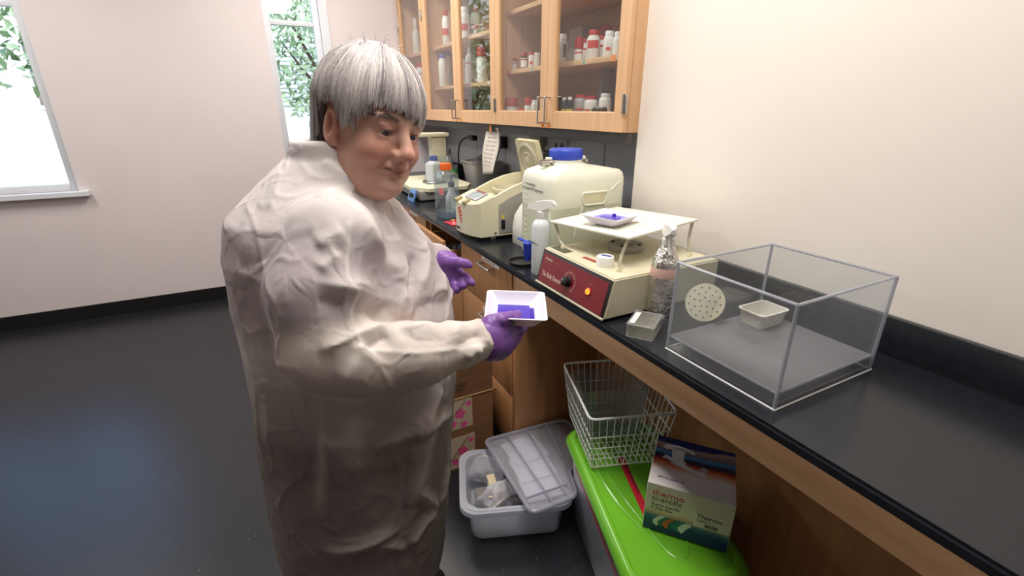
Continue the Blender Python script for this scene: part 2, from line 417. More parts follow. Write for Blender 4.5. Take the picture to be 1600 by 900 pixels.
# ------------------------------------------------------------------ worktop
t = thing('worktop', 'black epoxy worktop running along the wall above wooden drawers', 'worktop', (XB, 1.2, ZB - .025))
poly = [(XB, YN + .002), (XW - .001, YN + .002), (XW - .001, YC + .001), (XG - .011, YC + .001), (XG - .011, YE - .014), (XB, YE - .014)]
bm = bmesh.new(); vs = [bm.verts.new((x, y, ZB - .025)) for x, y in poly]; f = bm.faces.new(vs)
r = bmesh.ops.extrude_face_region(bm, geom=[f]); bmesh.ops.translate(bm, verts=[v for v in r['geom'] if isinstance(v, bmesh.types.BMVert)], vec=(0, 0, .025))
bmesh.ops.bevel(bm, geom=bm.edges[:], offset=.006, segments=4, affect='EDGES'); bm.verts.index_update()
g = G(); g.add([v.co for v in bm.verts], [[v.index for v in f.verts] for f in bm.faces]); bm.free()
mesh_obj('slab', g, M_BENCH, t, True, 40)
g = G().box((XW - .021, YN + .002, ZB), (XW - .001, YC, ZB + .09), .003)
mesh_obj('backsplash_curb', g, M_BENCH, t, True)
mesh_obj('backsplash_curb', G().box((XG - .03, YC + .001, ZB), (XG - .011, YE - .02, ZB + .086), .003), M_BENCH, t, True)
mesh_obj('apron', G().box((XB + .018, YN + .002, .815), (XB + .038, 1.425, ZB - .025), .001), M_WOODH, t, True)
struct('trim_3', G().box((1.15, YN, 0), (1.165, 1.425, ZB - .03)), M_WOODB)      # back board of the knee space

# ------------------------------------------------------------------ base cabinets
XD = .757
def pull(a, b, out, r=.0045):
    """a bow handle between two points, standing out along vector out"""
    a = Vector(a); b = Vector(b); o = Vector(out); d = (b - a) * .06
    return G().tube(smoothpath([a, a + o * .75, a + o + d, b + o - d, b + o * .75, b], 5), r, 8)
def drawer_unit(y0, y1, label, fronts, openz=None, endpanel=False):
    t = thing('drawer_cabinet', label, 'cabinet', (XD, (y0 + y1) / 2, 0), 0, 'base cabinets under the worktop')
    g = G().box((XD + .02, y0, .09), (XG - .02, y0 + .018, ZB - .026)).box((XD + .02, y1 - .018, .09), (XG - .02, y1, ZB - .026))
    g.box((XG - .04, y0, .09), (XG - .02, y1, ZB - .026)).box((XD + .02, y0, .09), (XG - .02, y1, .108))
    mesh_obj('carcass', g, M_WOODB, t, True, 30)
    mesh_obj('toe_kick', G().box((XD + .07, y0 + .002, 0), (XD + .085, y1 - .002, .09)), M_BLACK, t, True, 0)
    if endpanel:
        mesh_obj('end_panel', G().box((XD, y0 - .02, 0), (XG - .4, y0 - .0005, ZB - .026), .001), M_WOODB, t, True)
    for z0, z1 in fronts:
        d = mesh_obj('drawer_front', G().box((XD, y0 + .012, z0 + .002), (XD + .019, y1 - .003, z1 - .002), .0015), M_WOODB, t, True)
        yc = (y0 + y1) / 2 - .04; zc = z1 - .035 if z1 > .8 else z1 - .045
        mesh_obj('handle', pull((XD, yc - .05, zc), (XD, yc + .05, zc), (-.027, 0, 0)), M_STEEL, d, True)
        if z1 > .8 or abs(z1 - .67) < .01:
            mesh_obj('label_strip', G().box((XD - .0006, yc - .1, zc + .012), (XD, yc + .06, zc + .026)), M_WHITE, d, True, 0)
            g = G()        # faint unreadable print
            for a_, b_ in ((.045, .030), (.026, .012), (.008, -.012), (-.018, -.030), (-.036, -.06)): g.box((XD - .0008, yc + b_, zc + .0165), (XD - .0006, yc + a_, zc + .0215))
            mesh_obj('print', g, mat('label_print', (120, 116, 114), .7), d, True, 0)['kind'] = 'stuff'
    return t
drawer_unit(1.445, 1.962, 'wooden drawer cabinet at the end beside the knee space', ((.67, .886), (.35, .67), (.10, .35)), endpanel=True)
t = drawer_unit(1.966, 2.46, 'wooden drawer cabinet with its top drawer pulled open', ((.35, .67), (.10, .35)))
YO0, YO1, XO = 2.03, 2.44, .692
d = mesh_obj('drawer_front', G().box((XO, YO0, .715), (XO + .018, YO1, .872), .0015), M_WOODB, t, True)
mesh_obj('handle', pull((XO, 2.2, .83), (XO, 2.3, .83), (-.027, 0, 0)), M_STEEL, d, True)
g = G().box((XO + .018, YO0 + .01, .73), (XG - .3, YO0 + .022, .82)).box((XO + .018, YO1 - .022, .73), (XG - .3, YO1 - .01, .82)).box((XO + .018, YO0 + .01, .725), (XG - .3, YO1 - .01, .733))
mesh_obj('drawer_box', g, M_WOODIN, t, True, 0)
mesh_obj('rail', G().box((XD, 1.978, .69), (XD + .018, 2.455, .712), .001), M_WOODB, t, True)
drawer_unit(2.464, 3.06, 'third wooden drawer cabinet from the knee space', ((.67, .886), (.35, .67), (.10, .35)))
drawer_unit(3.064, 3.66, 'fourth wooden drawer cabinet from the knee space', ((.67, .886), (.35, .67), (.10, .35)))
drawer_unit(3.664, YE - .004, 'wooden drawer cabinet nearest the end wall', ((.67, .886), (.35, .67), (.10, .35)))
def cable(name, pts, r, m, label, group=None):
    return tag(mesh_obj(name, G().tube(smoothpath(pts, 7), r, 8), m), label, 'cable', group)
cable('cable', [(.73, 2.38, .745), (.76, 2.30, .83), (.74, 2.2, .80), (.78, 2.08, .83), (.75, 2.06, .77), (.80, 2.12, .745), (.76, 2.3, .742)], .005, M_BLACK, 'thick black cable coiled in the open drawer')
cable('cable', [(.74, 2.33, .745), (.745, 2.18, .775), (.735, 2.08, .79), (.77, 2.05, .765), (.79, 2.15, .744)], .0035, M_BLACK, 'thin black cable lying over the front of the open drawer')
tag(mesh_obj('plastic_case', G().box((.80, 2.06, .734), (.93, 2.2, .80), .006), mat('slate_blue', (92, 116, 146), .4)), 'slate blue plastic case inside the open drawer', 'case')
tag(mesh_obj('red_tool', G().box((.735, 2.055, .734), (.785, 2.09, .752), .005), M_RED), 'small red plastic piece at the front of the open drawer', 'tool')

# ------------------------------------------------------------------ wall cabinets
XF, ZU0, ZU1 = 1.17, 1.365, 2.30
def wall_cabinet(label, doors, shelves, stickers, group='glass door wall cabinets'):
    """doors: (y0, y1, hinge side +1 far / -1 near)"""
    y0 = min(d[0] for d in doors); y1 = max(d[1] for d in doors)
    t = thing('wall_cabinet', label, 'cabinet', (XF, (y0 + y1) / 2, ZU0), 0, group)
    xb = XG - .001
    for a in (y0, y1 - .018): mesh_obj('side_panel', G().box((XF + .022, a + .001, ZU0), (xb, a + .018, ZU1), .001), M_WOOD, t, True)
    mesh_obj('bottom_panel', G().box((XF + .022, y0 + .019, ZU0 + .041), (xb, y1 - .018, ZU0 + .060)), M_WOODIN, t, True, 0)
    mesh_obj('top_panel', G().box((XF + .022, y0 + .019, ZU1 - .019), (xb, y1 - .018, ZU1)), M_WOODIN, t, True, 0)
    mesh_obj('back_panel', G().box((xb - .008, y0 + .019, ZU0 + .019), (xb, y1 - .018, ZU1 - .019)), M_WOODIN, t, True, 0)
    for z in shelves:
        sh = mesh_obj('shelf', G().box((XF + .06, y0 + .019, z - .020), (xb - .009, y1 - .0185, z), .001), M_WOODH, t, True)
        for yy, zz, mm in [q[:3] for q in stickers]:
            if abs(zz - z) < .01: mesh_obj('shelf_tape', G().box((XF + .0595, yy - .012 if mm is M_ORANGE else yy - .005, z - .021), (XF + .0600, yy + .012 if mm is M_ORANGE else yy + .005, z + .001)), mm, sh, True, 0)
    for a, b, hs in doors:
        st, rb = .055, .066
        a += .0015; b -= .0015
        g = G()
        x0, x1 = XF, XF + .020
        oz0, oz1 = ZU0 + .001, ZU1 - .001; iz0, iz1 = oz0 + rb, oz1 - rb; ia, ib = a + st, b - st
        O = [(a, oz0), (b, oz0), (b, oz1), (a, oz1)]; I = [(ia, iz0), (ib, iz0), (ib, iz1), (ia, iz1)]; J = [(ia + .004, iz0 + .004), (ib - .004, iz0 + .004), (ib - .004, iz1 - .004), (ia + .004, iz1 - .004)]
        P = [(x0, *q) for q in O] + [(x0, *q) for q in I] + [(x0 + .006, *q) for q in J] + [(x1, *q) for q in J] + [(x1, *q) for q in O]
        F = [(r * 4 + k, r * 4 + (k + 1) % 4, ((r + 1) % 5) * 4 + (k + 1) % 4, ((r + 1) % 5) * 4 + k) for r in range(5) for k in range(4)]
        d = mesh_obj('door', G().add(P, F), M_WOOD, t, True, 0)
        mesh_obj('pane', G().box((x0 + .010, ia - .004, iz0 - .004), (x0 + .014, ib + .004, iz1 + .004)), M_PANE, d, True, 0)
        hy = a + .028 if hs > 0 else b - .028
        mesh_obj('handle', pull((x0, hy, 1.388), (x0, hy, 1.492), (-.028, 0, 0), .0042), M_STEEL, d, True)
        hh = b if hs > 0 else a
        for hz in (1.462, 2.05):
            kk = G().box((x0 - .004, hh - .012, hz - .032), (x0 + .004, hh + .012, hz + .032), .001)
            kk.cyl((x0 - .006, hh, hz - .032), (x0 - .006, hh, hz + .032), .005, 10)
            kk.box((x0 - .006, hh - .008, hz - .006), (x0 - .003, hh + .008, hz + .006))
            mesh_obj('hinge', kk, M_STEEL, d, True)
        for sy in stickers:
            if a < sy[0] < b and sy[1] < ZU0 + .05:
                stx = mesh_obj('sticker', G().box((x0 - .0005, sy[0] - .012, sy[1] - .012), (x0, sy[0] + .012, sy[1] + .008)), sy[2], d, True, 0)
                text(sy[3], .013, (x0 - .0005, sy[0] + .008, sy[1] - .007), (0, -1, 0), (0, 0, 1), M_INK, stx, world=True)
    return t
D = [1.393, 1.918, 2.442, 2.987, 3.613, 4.228]
wall_cabinet('glass door wall cabinet nearest the white wall, full of red capped bottles', [(D[0], D[1], -1), (D[1], D[2], 1)], (1.632, 1.90),
             [(1.55, 1.632, M_ORANGE), (1.735, 1.632, M_TEAL), (2.39, 1.632, M_ORANGE), (2.155, 1.632, M_TEAL),
              (1.893, 1.377, M_ORANGE, 'V2'), (1.945, 1.377, M_ORANGE, 'SM')])
wall_cabinet('middle glass door wall cabinet reflecting the window', [(D[2], D[3], -1), (D[3], D[4], 1)], (1.59, 1.847),
             [(2.93, 1.380, M_ORANGE, '4'), (3.02, 1.378, M_ORANGE, '')])
wall_cabinet('single door glass wall cabinet against the end wall', [(D[4], D[5] - .002, 1)], (1.59, 1.847), [])
struct('trim_4', G().box((XF + .03, YC + .002, 1.322), (XF + .05, YE - .03, 1.364), .002).box((XF + .05, YC + .002, 1.350), (XG - .012, YE - .03, 1.364)), M_DARKR)
struct('trim_5', G().box((XF + .03, YC + .002, ZU1 + .001), (XG, YE, ZC)), M_WALLW)
struct('trim_6', G().box((XF + .022, D[5] + .001, ZU0), (XG, YE, ZU1 + .001)), M_WOOD)

# ------------------------------------------------------------------ bottles in the wall cabinets
M_HDPE = mat('white_bottle', (232, 230, 226), .45, var=.02)
M_GREYB = mat('grey_bottle', (176, 174, 172), .4, var=.04)
M_AMBER = mat('amber_glass', (52, 34, 22), .12, var=.1)
M_DBLUE = mat('dark_blue_bottle', (30, 38, 62), .2, var=.1)
M_LABEL = mat('paper_label', (240, 238, 232), .6, var=.03)
M_LRED = mat('red_print', (204, 58, 50), .6, var=.05)
M_LYEL = mat('yellow_label', (222, 200, 50), .6, var=.05)
M_WCAP = mat('white_cap', (240, 240, 238), .4, var=.02)
M_FROST = mat('frosted_bottle', (206, 210, 212), .3, kind='frosted', trans=.35, var=.03)
def bottle(label, pos, w, h, capm, bodym=None, capr=.62, caph=None, lab=None, neck=.0, square=False, group='chemical bottles in the wall cabinets', redline=False, rz=None):
    bodym = bodym or M_HDPE
    r = w / 2; caph = caph or h * .17; zb = h - caph - neck
    t = thing('bottle', label, 'bottle', pos, random.uniform(0, 6) if rz is None else rz, group)
    if square:
        rr = r * .3
        rings = [ring(w * .94, w * .94, rr, 0), ring(w, w, rr, .003), ring(w, w, rr, zb * .80), ring(w * .94, w * .94, rr, zb * .87), ring(w * capr * .95, w * capr * .95, w * capr * .45, zb), ring(w * capr * .9, w * capr * .9, w * capr * .44, h - caph * .3)]
        mesh_obj('body', G().loft(rings), bodym, t)
    else:
        pf = [(r * .92, 0), (r, .003), (r, zb * .78), (r * .96, zb * .86), (r * .80, zb * .95), (r * capr * .92, zb), (r * capr * .9, h - caph * .3)]
        mesh_obj('body', G().lathe(pf, 20), bodym, t)
    cr = r * capr
    c = G().lathe([(cr, h - caph), (cr, h - caph * .12), (cr * .93, h)], 20)
    c = mesh_obj('cap', c, capm, t)
    rg = G()
    for k in range(20):
        a = 2 * math.pi * k / 20; rg.cyl((cr * math.cos(a), cr * math.sin(a), h - caph), (cr * math.cos(a), cr * math.sin(a), h - caph * .2), cr * .06, 4)
    mesh_obj('grip_ribs', rg, capm, c)
    if lab is not None and not square:
        lm, z0, z1, a0, a1 = lab
        g = G(); n = 14; R = r + .0006
        loc = -t.rotation_euler[2]
        P = []
        for k in range(n + 1):
            a = a0 + (a1 - a0) * k / n + math.pi + .85 + loc
            P += [(R * math.cos(a), R * math.sin(a), zb * z0), (R * math.cos(a), R * math.sin(a), zb * z1)]
        g.add(P, [(2 * k, 2 * k + 2, 2 * k + 3, 2 * k + 1) for k in range(n)])
        lb = mesh_obj('label', g, lm, t, fix=False)
        if lm is M_LABEL:
            g2 = G(); P = []
            for k in range(n + 1):
                a = a0 + (a1 - a0) * k / n + math.pi + .85 + loc
                for z in (z1 - .16, z1 - .06): P.append(((R + .0004) * math.cos(a), (R + .0004) * math.sin(a), zb * z))
            g2.add(P, [(2 * k, 2 * k + 2, 2 * k + 3, 2 * k + 1) for k in range(n)])
            mesh_obj('printed_band', g2, M_LRED, lb, fix=False)
    if redline:
        g = G(); R = r + .0007
        g.lathe([(R, zb * .66), (R, zb * .70)], 20, cap=False); mesh_obj('printed_band', g, M_LRED, t, fix=False)
    return t
def shelfpos(px, py, X, Z): q = at(px, py, X=X); return (X, q.y, Z)
def S(px, X, Z, wpx, hpx, label, capm, **k):
    """px: where it shows in the photo, X: how deep it stands; width and height from the photo at that depth"""
    y = at(px, 90 if Z > 1.5 else 170, X=X).y
    d = (X * math.sin(YAW) + y * math.cos(YAW)) * 1.04
    return bottle(label, (X, y, Z), wpx / FPX * d, hpx / FPX * d, capm, **k)
Z1, Z0 = 1.6322, ZU0 + .0602
LB = (M_LABEL, .12, .8, -1.2, 1.2)
# right hand door, upper shelf
S(879, 1.32, Z1, 14, 38, 'tall grey bottle at the far end of the upper shelf, right glass door', M_WCAP, bodym=M_GREYB, lab=(M_INK, .3, .8, .2, .8))
S(904, 1.28, Z1, 12, 30, 'slim bottle with tall red cap left of the big red labelled bottle', M_RED, capr=.95, caph=.045, lab=LB)
S(916, 1.36, Z1, 12, 30, 'slim red capped bottle behind the big red labelled bottle', M_RED, capr=.9, lab=LB)
S(926, 1.275, Z1, 18, 36, 'big white bottle with red cap and red label on the upper shelf', M_RED, capr=.72, caph=.02, lab=(M_LRED, .45, .78, -.9, .9))
S(939, 1.33, Z1, 15, 30, 'white bottle with a red stripe and red cap on the upper shelf', M_RED, capr=.7, lab=LB)
S(950, 1.275, Z1, 15, 32, 'white round shouldered bottle with two red squares on the upper shelf', M_WCAP, capr=.7, caph=.016, lab=(M_LRED, .3, .45, -.4, .4))
S(945, 1.46, Z1, 20, 46, 'large bottle with wide red cap at the back of the upper shelf', M_RED, capr=.85, caph=.05, bodym=M_GREYB)
S(963, 1.285, Z1, 12, 30, 'white bottle half hidden by the right stile of the right door', M_WCAP, capr=.7)
tag(mesh_obj('cardboard_carton', G().box((1.43, at(905, 60, X=1.45).y - .05, Z1), (1.53, at(905, 60, X=1.45).y + .06, Z1 + .17), .003), mat('grey_carton', (150, 140, 138), .8)), 'grey carton at the back of the upper shelf behind the red capped bottles', 'box')
# right hand door, floor of the cabinet
S(881, 1.25, Z0, 8, 21, 'dark bottle with white cap and yellow label, left of the pair', M_WCAP, bodym=M_DBLUE, lab=(M_LYEL, .02, .35, -1.6, 1.6))
S(890, 1.235, Z0, 9, 22, 'dark bottle with white cap and yellow label, right of the pair', M_WCAP, bodym=M_DBLUE, lab=(M_LYEL, .02, .35, -1.6, 1.6))
S(906, 1.28, Z0, 18, 25, 'grey translucent jar with red cap and red band on the cabinet floor', M_RED, bodym=M_GREYB, capr=.75, lab=(M_LRED, .22, .36, -.6, .6))
S(923, 1.30, Z0, 20, 23, 'squat white jar with wide red cap on the cabinet floor', M_RED, capr=.8, lab=(M_LRED, .2, .32, -.9, 0))
S(928, 1.235, Z0, 7, 10, 'tiny brown vial in front of the squat white jar', M_GREYB, bodym=M_AMBER)
S(936, 1.24, Z0, 7, 10, 'tiny brown vial between the jar and the white bottle', M_GREYB, bodym=M_AMBER)
S(945, 1.31, Z0, 18, 27, 'white bottle with white cap at the right end of the cabinet floor', M_WCAP, capr=.7)
S(944, 1.24, Z0, 9, 11, 'small brown vial in front of the white capped bottle', M_GREYB, bodym=M_AMBER)
S(947, 1.46, Z0, 26, 62, 'tall translucent bottle at the back under the upper shelf', M_FROST, bodym=M_FROST, capr=.6)
# left door of the same cabinet
S(804, 1.28, Z1, 8, 15, 'tiny bottle with red cap at the left end of the short shelf row', M_RED, bodym=M_GREYB, capr=.9, lab=LB)
S(813, 1.33, Z1, 8, 20, 'thin red capped bottle second in the short shelf row', M_RED, capr=.9, lab=LB)
S(819, 1.27, Z1, 9, 20, 'dark labelled bottle with red cap in the middle of the short shelf row', M_RED, bodym=M_AMBER, capr=.9, lab=LB)
S(831, 1.28, Z1, 9, 20, 'red and white labelled bottle with red cap on the short shelf row', M_RED, capr=.9, lab=(M_LRED, .3, .5, -.5, .5))
S(839, 1.30, Z1, 9, 19, 'white bottle at the right end of the short shelf row', M_WCAP, capr=.9)
S(800, 1.25, Z0, 18, 19, 'white jar under a huge red screw cap in the left door', M_RED, capr=.95, caph=.04)
S(826, 1.26, Z0, 12, 20, 'white jar with tall red cap on the cabinet floor, left door', M_RED, capr=.92, caph=.035)
S(835, 1.25, Z0, 9, 17, 'small white capped bottle next to the door handles', M_WCAP, capr=.7)
S(819, 1.40, Z0, 17, 32, 'grey bottle with red cap at the back of the left door', M_RED, bodym=M_GREYB, capr=.6)
for px, lab in ((812, 'small red carton left of two on the cabinet floor'), (818, 'small red carton right of two on the cabinet floor')):
    y = at(px, 170, X=1.245).y; tag(mesh_obj('carton', G().box((1.235, y - .012, Z0), (1.262, y + .012, Z0 + .02), .001), M_LRED), lab, 'box', 'small red cartons')
# middle cabinet
Z2, Z3 = 1.5902, 1.8472
S(684, 1.33, Z3, 16, 46, 'big white jug with a thin red line on the top shelf, middle cabinet', M_WCAP, redline=True, capr=.55)
S(699, 1.25, Z3, 10, 40, 'white jug with red patch beside the door stile, middle cabinet', M_RED, lab=(M_LRED, .3, .55, -1, 1))
S(727, 1.30, Z3, 16, 40, 'white bottle with red label on the top shelf behind the reflecting door', M_WCAP, lab=(M_LRED, .35, .6, -1, 1))
S(744, 1.30, Z3, 13, 36, 'white bottle on the top shelf, right half of the reflecting door', M_RED, lab=(M_LRED, .3, .5, -1, 1))
S(682, 1.31, Z2, 9, 38, 'narrow white bottle with red cap beside two blue capped ones', M_RED, capr=.8, redline=True)
S(691, 1.25, Z2, 11, 40, 'white bottle with blue cap on the lower shelf of the middle cabinet', M_BLUE, capr=.8, caph=.025)
S(700, 1.33, Z2, 11, 46, 'grey bottle with blue cap half hidden by the stile, middle cabinet', M_BLUE, bodym=M_GREYB, capr=.8, caph=.035)
S(721, 1.28, Z2, 10, 40, 'slim white bottle with red line behind the left stile of the reflecting door', M_RED, redline=True)
S(737, 1.30, Z2, 18, 46, 'large white bottle in the middle of the reflecting door', M_WCAP, redline=True)
S(753, 1.28, Z2, 15, 44, 'white bottle with wide red cap at the right of the reflecting door', M_RED, capr=.9, caph=.05)
S(690, 1.30, Z0, 20, 18, 'low grey jar on the floor of the middle cabinet', M_GREYB, bodym=M_GREYB)
# end cabinet
S(652, 1.29, Z3, 10, 44, 'tall white bottle with narrow neck in the end cabinet', M_WCAP, capr=.5, neck=.03)
S(656, 1.28, Z2, 13, 33, 'white bottle with red line on the lower shelf of the end cabinet', M_RED, redline=True, capr=.7)
S(640, 1.30, Z2, 11, 28, 'grey bottle at the far left of the end cabinet', M_GREYB, bodym=M_GREYB, capr=.7)

# ------------------------------------------------------------------ back wall fittings
M_BEIGE = mat('beige_plastic', (176, 168, 144), .5, var=.04)
XP = XG - .0101
y = at(845, 222, X=XP).y
t = thing('junction_box', 'beige junction box on the grey wall behind the centrifuge lid', 'box', (XP, y, 1.25))
mesh_obj('body', G().box((XP - .04, y - .06, 1.23), (XP, y + .06, 1.295), .004), M_BEIGE, t, True)
mesh_obj('plate', G().box((XP - .043, y - .03, 1.20), (XP - .001, y + .012, 1.232), .002), M_WHITE, t, True)
y = at(875, 228, X=XP).y
t = thing('wall_outlet', 'grey double wall socket above the blue carboy cap', 'outlet', (XP, y, 1.245))
mesh_obj('plate', G().box((XP - .008, y - .085, 1.20), (XP, y + .085, 1.29), .003), M_GREYP, t, True)
for k in (-.03, .03): mesh_obj('socket', G().lathe([(.018, 0), (.016, .003)], 16, (XP - .009, y + k, 1.245), Matrix.Rotation(math.pi / 2, 3, 'Y')), M_BLACK, t, True)
y = at(866, 248, X=XP).y
t = thing('power_adapter', 'black plug adapter on the wall just left of the blue carboy cap', 'plug', (XP - .03, y, 1.15))
mesh_obj('body', G().box((XP - .055, y - .035, 1.14), (XP, y + .035, 1.215), .005), M_BLACK, t, True)
mesh_obj('cord', G().tube(smoothpath([(XP - .04, y + .03, 1.17), (XP - .04, y + .1, 1.15), (XP - .03, y + .22, 1.09), (XP - .03, y + .3, 1.01)], 6), .004, 6), M_BLACK, t, True)
y = at(788, 228, X=XP).y
t = thing('power_adapter', 'black plug adapter on the wall between the hanging paper and centrifuge lid', 'plug', (XP, y, 1.18))
mesh_obj('body', G().box((XP - .05, y - .05, 1.185), (XP, y + .05, 1.262), .005), M_BLACK, t, True)
mesh_obj('cord', G().tube(smoothpath([(XP - .03, y, 1.19), (XP - .035, y + .05, 1.1), (XP - .03, y + .02, 1.02), (XP - .05, y - .05, 1.003)], 6), .004, 6), M_BLACK, t, True)
cable('cable', [(XP - .06, 1.50, ZB + .006), (XP - .05, 1.56, 1.02), (XP - .02, 1.66, 1.17), (XP - .02, 1.60, 1.235), (XP - .02, 1.50, 1.24), (XP - .03, 1.45, 1.21), (XP - .04, 1.44, 1.10), (XP - .06, 1.42, ZB + .006)], .007, mat('grey_cable', (120, 116, 108), .5), 'thick grey cable looping on the wall right of the carboy')
cable('cable', [(1.45, 1.43, ZB + .005), (XP - .03, 1.47, 1.06), (XP - .012, 1.50, 1.12)], .004, M_BLACK, 'thin black cable behind the right side of the carboy')
# the hanging note
M_PAPER = mat('note_paper', (214, 206, 196), .8, var=.03)
t = thing('hanging_note', 'long paper note taped under the cabinet, hanging above the centrifuge', 'paper', (1.192, 2.55, 1.1))
rows = []
for k in range(15):
    q = k / 14; z = 1.345 - .245 * q
    rows.append([(1.194 + .010 * math.sin(q * 5 + u * 2) - .018 * q * q, 2.455 + .175 * u + .02 * q, z - .025 * q * u) for u in [i / 8 for i in range(9)]])
g = G().loft(rows, cap=False, closed=False)
pg = mesh_obj('sheet', g, M_PAPER, t, True, fix=False)
md = pg.modifiers.new('thickness', 'SOLIDIFY'); md.thickness = .0004
g = G()
for k in range(9):
    z = 1.315 - k * .022
    for u0, u1 in ((.25, .4), (.48, .56), (.64, .8)):
        g.box((1.1885 - .0, 2.455 + .175 * u0 + .02 * (k / 10), z - .003), (1.1890, 2.455 + .175 * u1 + .02 * (k / 10), z))
for i, v in enumerate(g.v):
    q = (1.345 - v[2]) / .24; u = (v[1] - 2.455 - .02 * q) / .175
    g.v[i] = (1.194 + .010 * math.sin(q * 5 + u * 2) - .018 * q * q - .0012, v[1], v[2])
mesh_obj('handwriting', g, mat('faint_ink', (176, 170, 164), .8), pg, True, 0)
mesh_obj('tape', G().box((1.186, 2.53, 1.325), (1.1875, 2.555, 1.36)), M_ORANGE, t, True, 0)

# ------------------------------------------------------------------ things on the worktop
M_CREAM = mat('cream_plastic', (224, 218, 190), .45, var=.02, scale=8)
M_CREAM2 = mat('cream_enamel', (210, 204, 178), .5, var=.03, scale=8, bump=.03, bscale=400)
M_GREYPL = mat('grey_plastic', (150, 148, 142), .5, var=.04)
M_LCD = mat('lcd', (168, 186, 190), .15, var=.05, scale=60)
M_LCDF = mat('lcd_frame', (176, 178, 186), .35)
M_REDTXT = mat('red_lettering', (214, 52, 52), .5)
M_CLEAR = mat('clear_plastic', (240, 244, 246), .06, kind='clear', trans=.93, rgb2=(240, 244, 248))
M_ACRYL = mat('clear_acrylic', (246, 248, 250), .03, kind='clear', trans=.95)
M_ACRED = mat('acrylic_edge', (214, 216, 224), .15, kind='clear', trans=.35)
BZ = ZB + .0002

# balance
t = thing('laboratory_balance', 'cream laboratory balance with tall post at the far end of the bench', 'balance', (.98, 3.05, BZ))
mesh_obj('base', G().box((.83, 2.80, BZ + .008), (1.17, 3.30, .978), .006), M_GREYPL, t, True)
mesh_obj('top_plate', G().loft([[(.80, 2.90, .975), (.88, 2.77, .975), (1.13, 2.77, .975), (1.19, 2.86, .975), (1.19, 3.36, .975), (.82, 3.36, .975)],
                                [(.80, 2.90, .995), (.88, 2.77, .995), (1.13, 2.77, .995), (1.19, 2.86, .995), (1.19, 3.36, .995), (.82, 3.36, .995)],
                                [(.81, 2.905, 1.0), (.884, 2.78, 1.0), (1.126, 2.78, 1.0), (1.18, 2.865, 1.0), (1.18, 3.35, 1.0), (.83, 3.35, 1.0)]]), M_CREAM, t, True, 30)
mesh_obj('post', G().box((1.03, 3.12, 1.0), (1.13, 3.20, 1.272), .006), M_CREAM2, t, True)
mesh_obj('top_arm', G().box((.88, 3.10, 1.272), (1.145, 3.22, 1.295), .004), M_CREAM, t, True)
mesh_obj('pan', G().lathe([(.075, 0), (.08, .004), (.078, .006)], 24, (.99, 2.98, 1.004)), M_STEEL, t, True)
mesh_obj('shield', G().box((.90, 2.89, 1.0), (1.08, 2.893, 1.17)), M_CLEAR, t, True, 0)
p = at(636, 300, X=.79)
pn = mesh_obj('control_panel', G().obox((.802, 2.86, .95), (.012, .12, .075), .0, .003, Matrix.Rotation(.35, 3, 'Y')), mat('blue_panel', (96, 140, 196), .35, var=.06), t, True)
for k in (-.03, .01): mesh_obj('button', G().obox((.794, 2.86 + k, .953), (.012, .022, .026), .0, .003, Matrix.Rotation(.35, 3, 'Y')), M_BLACK, pn, True)
for q in ((.86, 2.83), (1.14, 2.83), (.86, 3.27), (1.14, 3.27)): mesh_obj('foot', G().lathe([(.016, 0), (.014, .009)], 12, (q[0], q[1], BZ)), M_BLACK, t, True)
bottle('square white bottle with blue cap on the balance pan', (.99, 2.98, 1.0102), .085, .155, M_BLUE, square=True, capr=.55, caph=.03, group='bottles on the bench', rz=.3)

# square clear bottle with orange cap
bx, by = .835, 2.33
t = thing('square_media_bottle', 'clear square bottle with orange cap and pink label left of the centrifuge', 'bottle', (bx, by, BZ), .25, 'bottles on the bench')
W_ = .098
rings = [ring(W_ * .95, W_ * .95, .012, .0), ring(W_, W_, .014, .004), ring(W_, W_, .014, .205), ring(W_ * .94, W_ * .94, .016, .222), ring(.052, .052, .025, .236), ring(.046, .046, .0229, .24), ring(.046, .046, .0229, .262)]
inner = [[(x * .965, y * .965, min(z + .002, .262)) for x, y, z in r] for r in rings][::-1]
mesh_obj('body', G().loft(rings + inner, cap=False), M_CLEAR, t)
mesh_obj('liquid', G().loft([ring(W_ * .9, W_ * .9, .012, .004), ring(W_ * .94, W_ * .94, .014, .007), ring(W_ * .94, W_ * .94, .014, .034)]), mat('water', (222, 232, 240), .02, kind='clear', trans=.85), t)
c = mesh_obj('cap', G().lathe([(.028, .242), (.028, .270), (.0255, .275)], 24), mat('orange_cap', (240, 112, 36), .4, var=.05), t)
g = G()
for k in range(28):
    a = 2 * math.pi * k / 28; g.cyl((.028 * math.cos(a), .028 * math.sin(a), .243), (.028 * math.cos(a), .028 * math.sin(a), .269), .0012, 4)
mesh_obj('grip_ribs', g, MATS['orange_cap'], c)
lb = mesh_obj('label', G().box((-W_ / 2 - .0008, -.045, .125), (-W_ / 2 - .0001, -.004, .158)), mat('pink_label', (232, 140, 158), .6, var=.06), t, smooth=0)
mesh_obj('handwriting', G().box((-W_ / 2 - .001, -.040, .146), (-W_ / 2 - .0008, -.010, .150)).box((-W_ / 2 - .001, -.040, .135), (-W_ / 2 - .0008, -.015, .139)), MATS['red_lettering'], lb, smooth=0)
g = G()
for k in range(9): g.box((-W_ / 2 - .0005, .030, .05 + k * .018), (-W_ / 2 - .0001, .043 if k % 2 else .038, .0515 + k * .018))
mesh_obj('volume_marks', g, M_GREYPL, t, smooth=0)
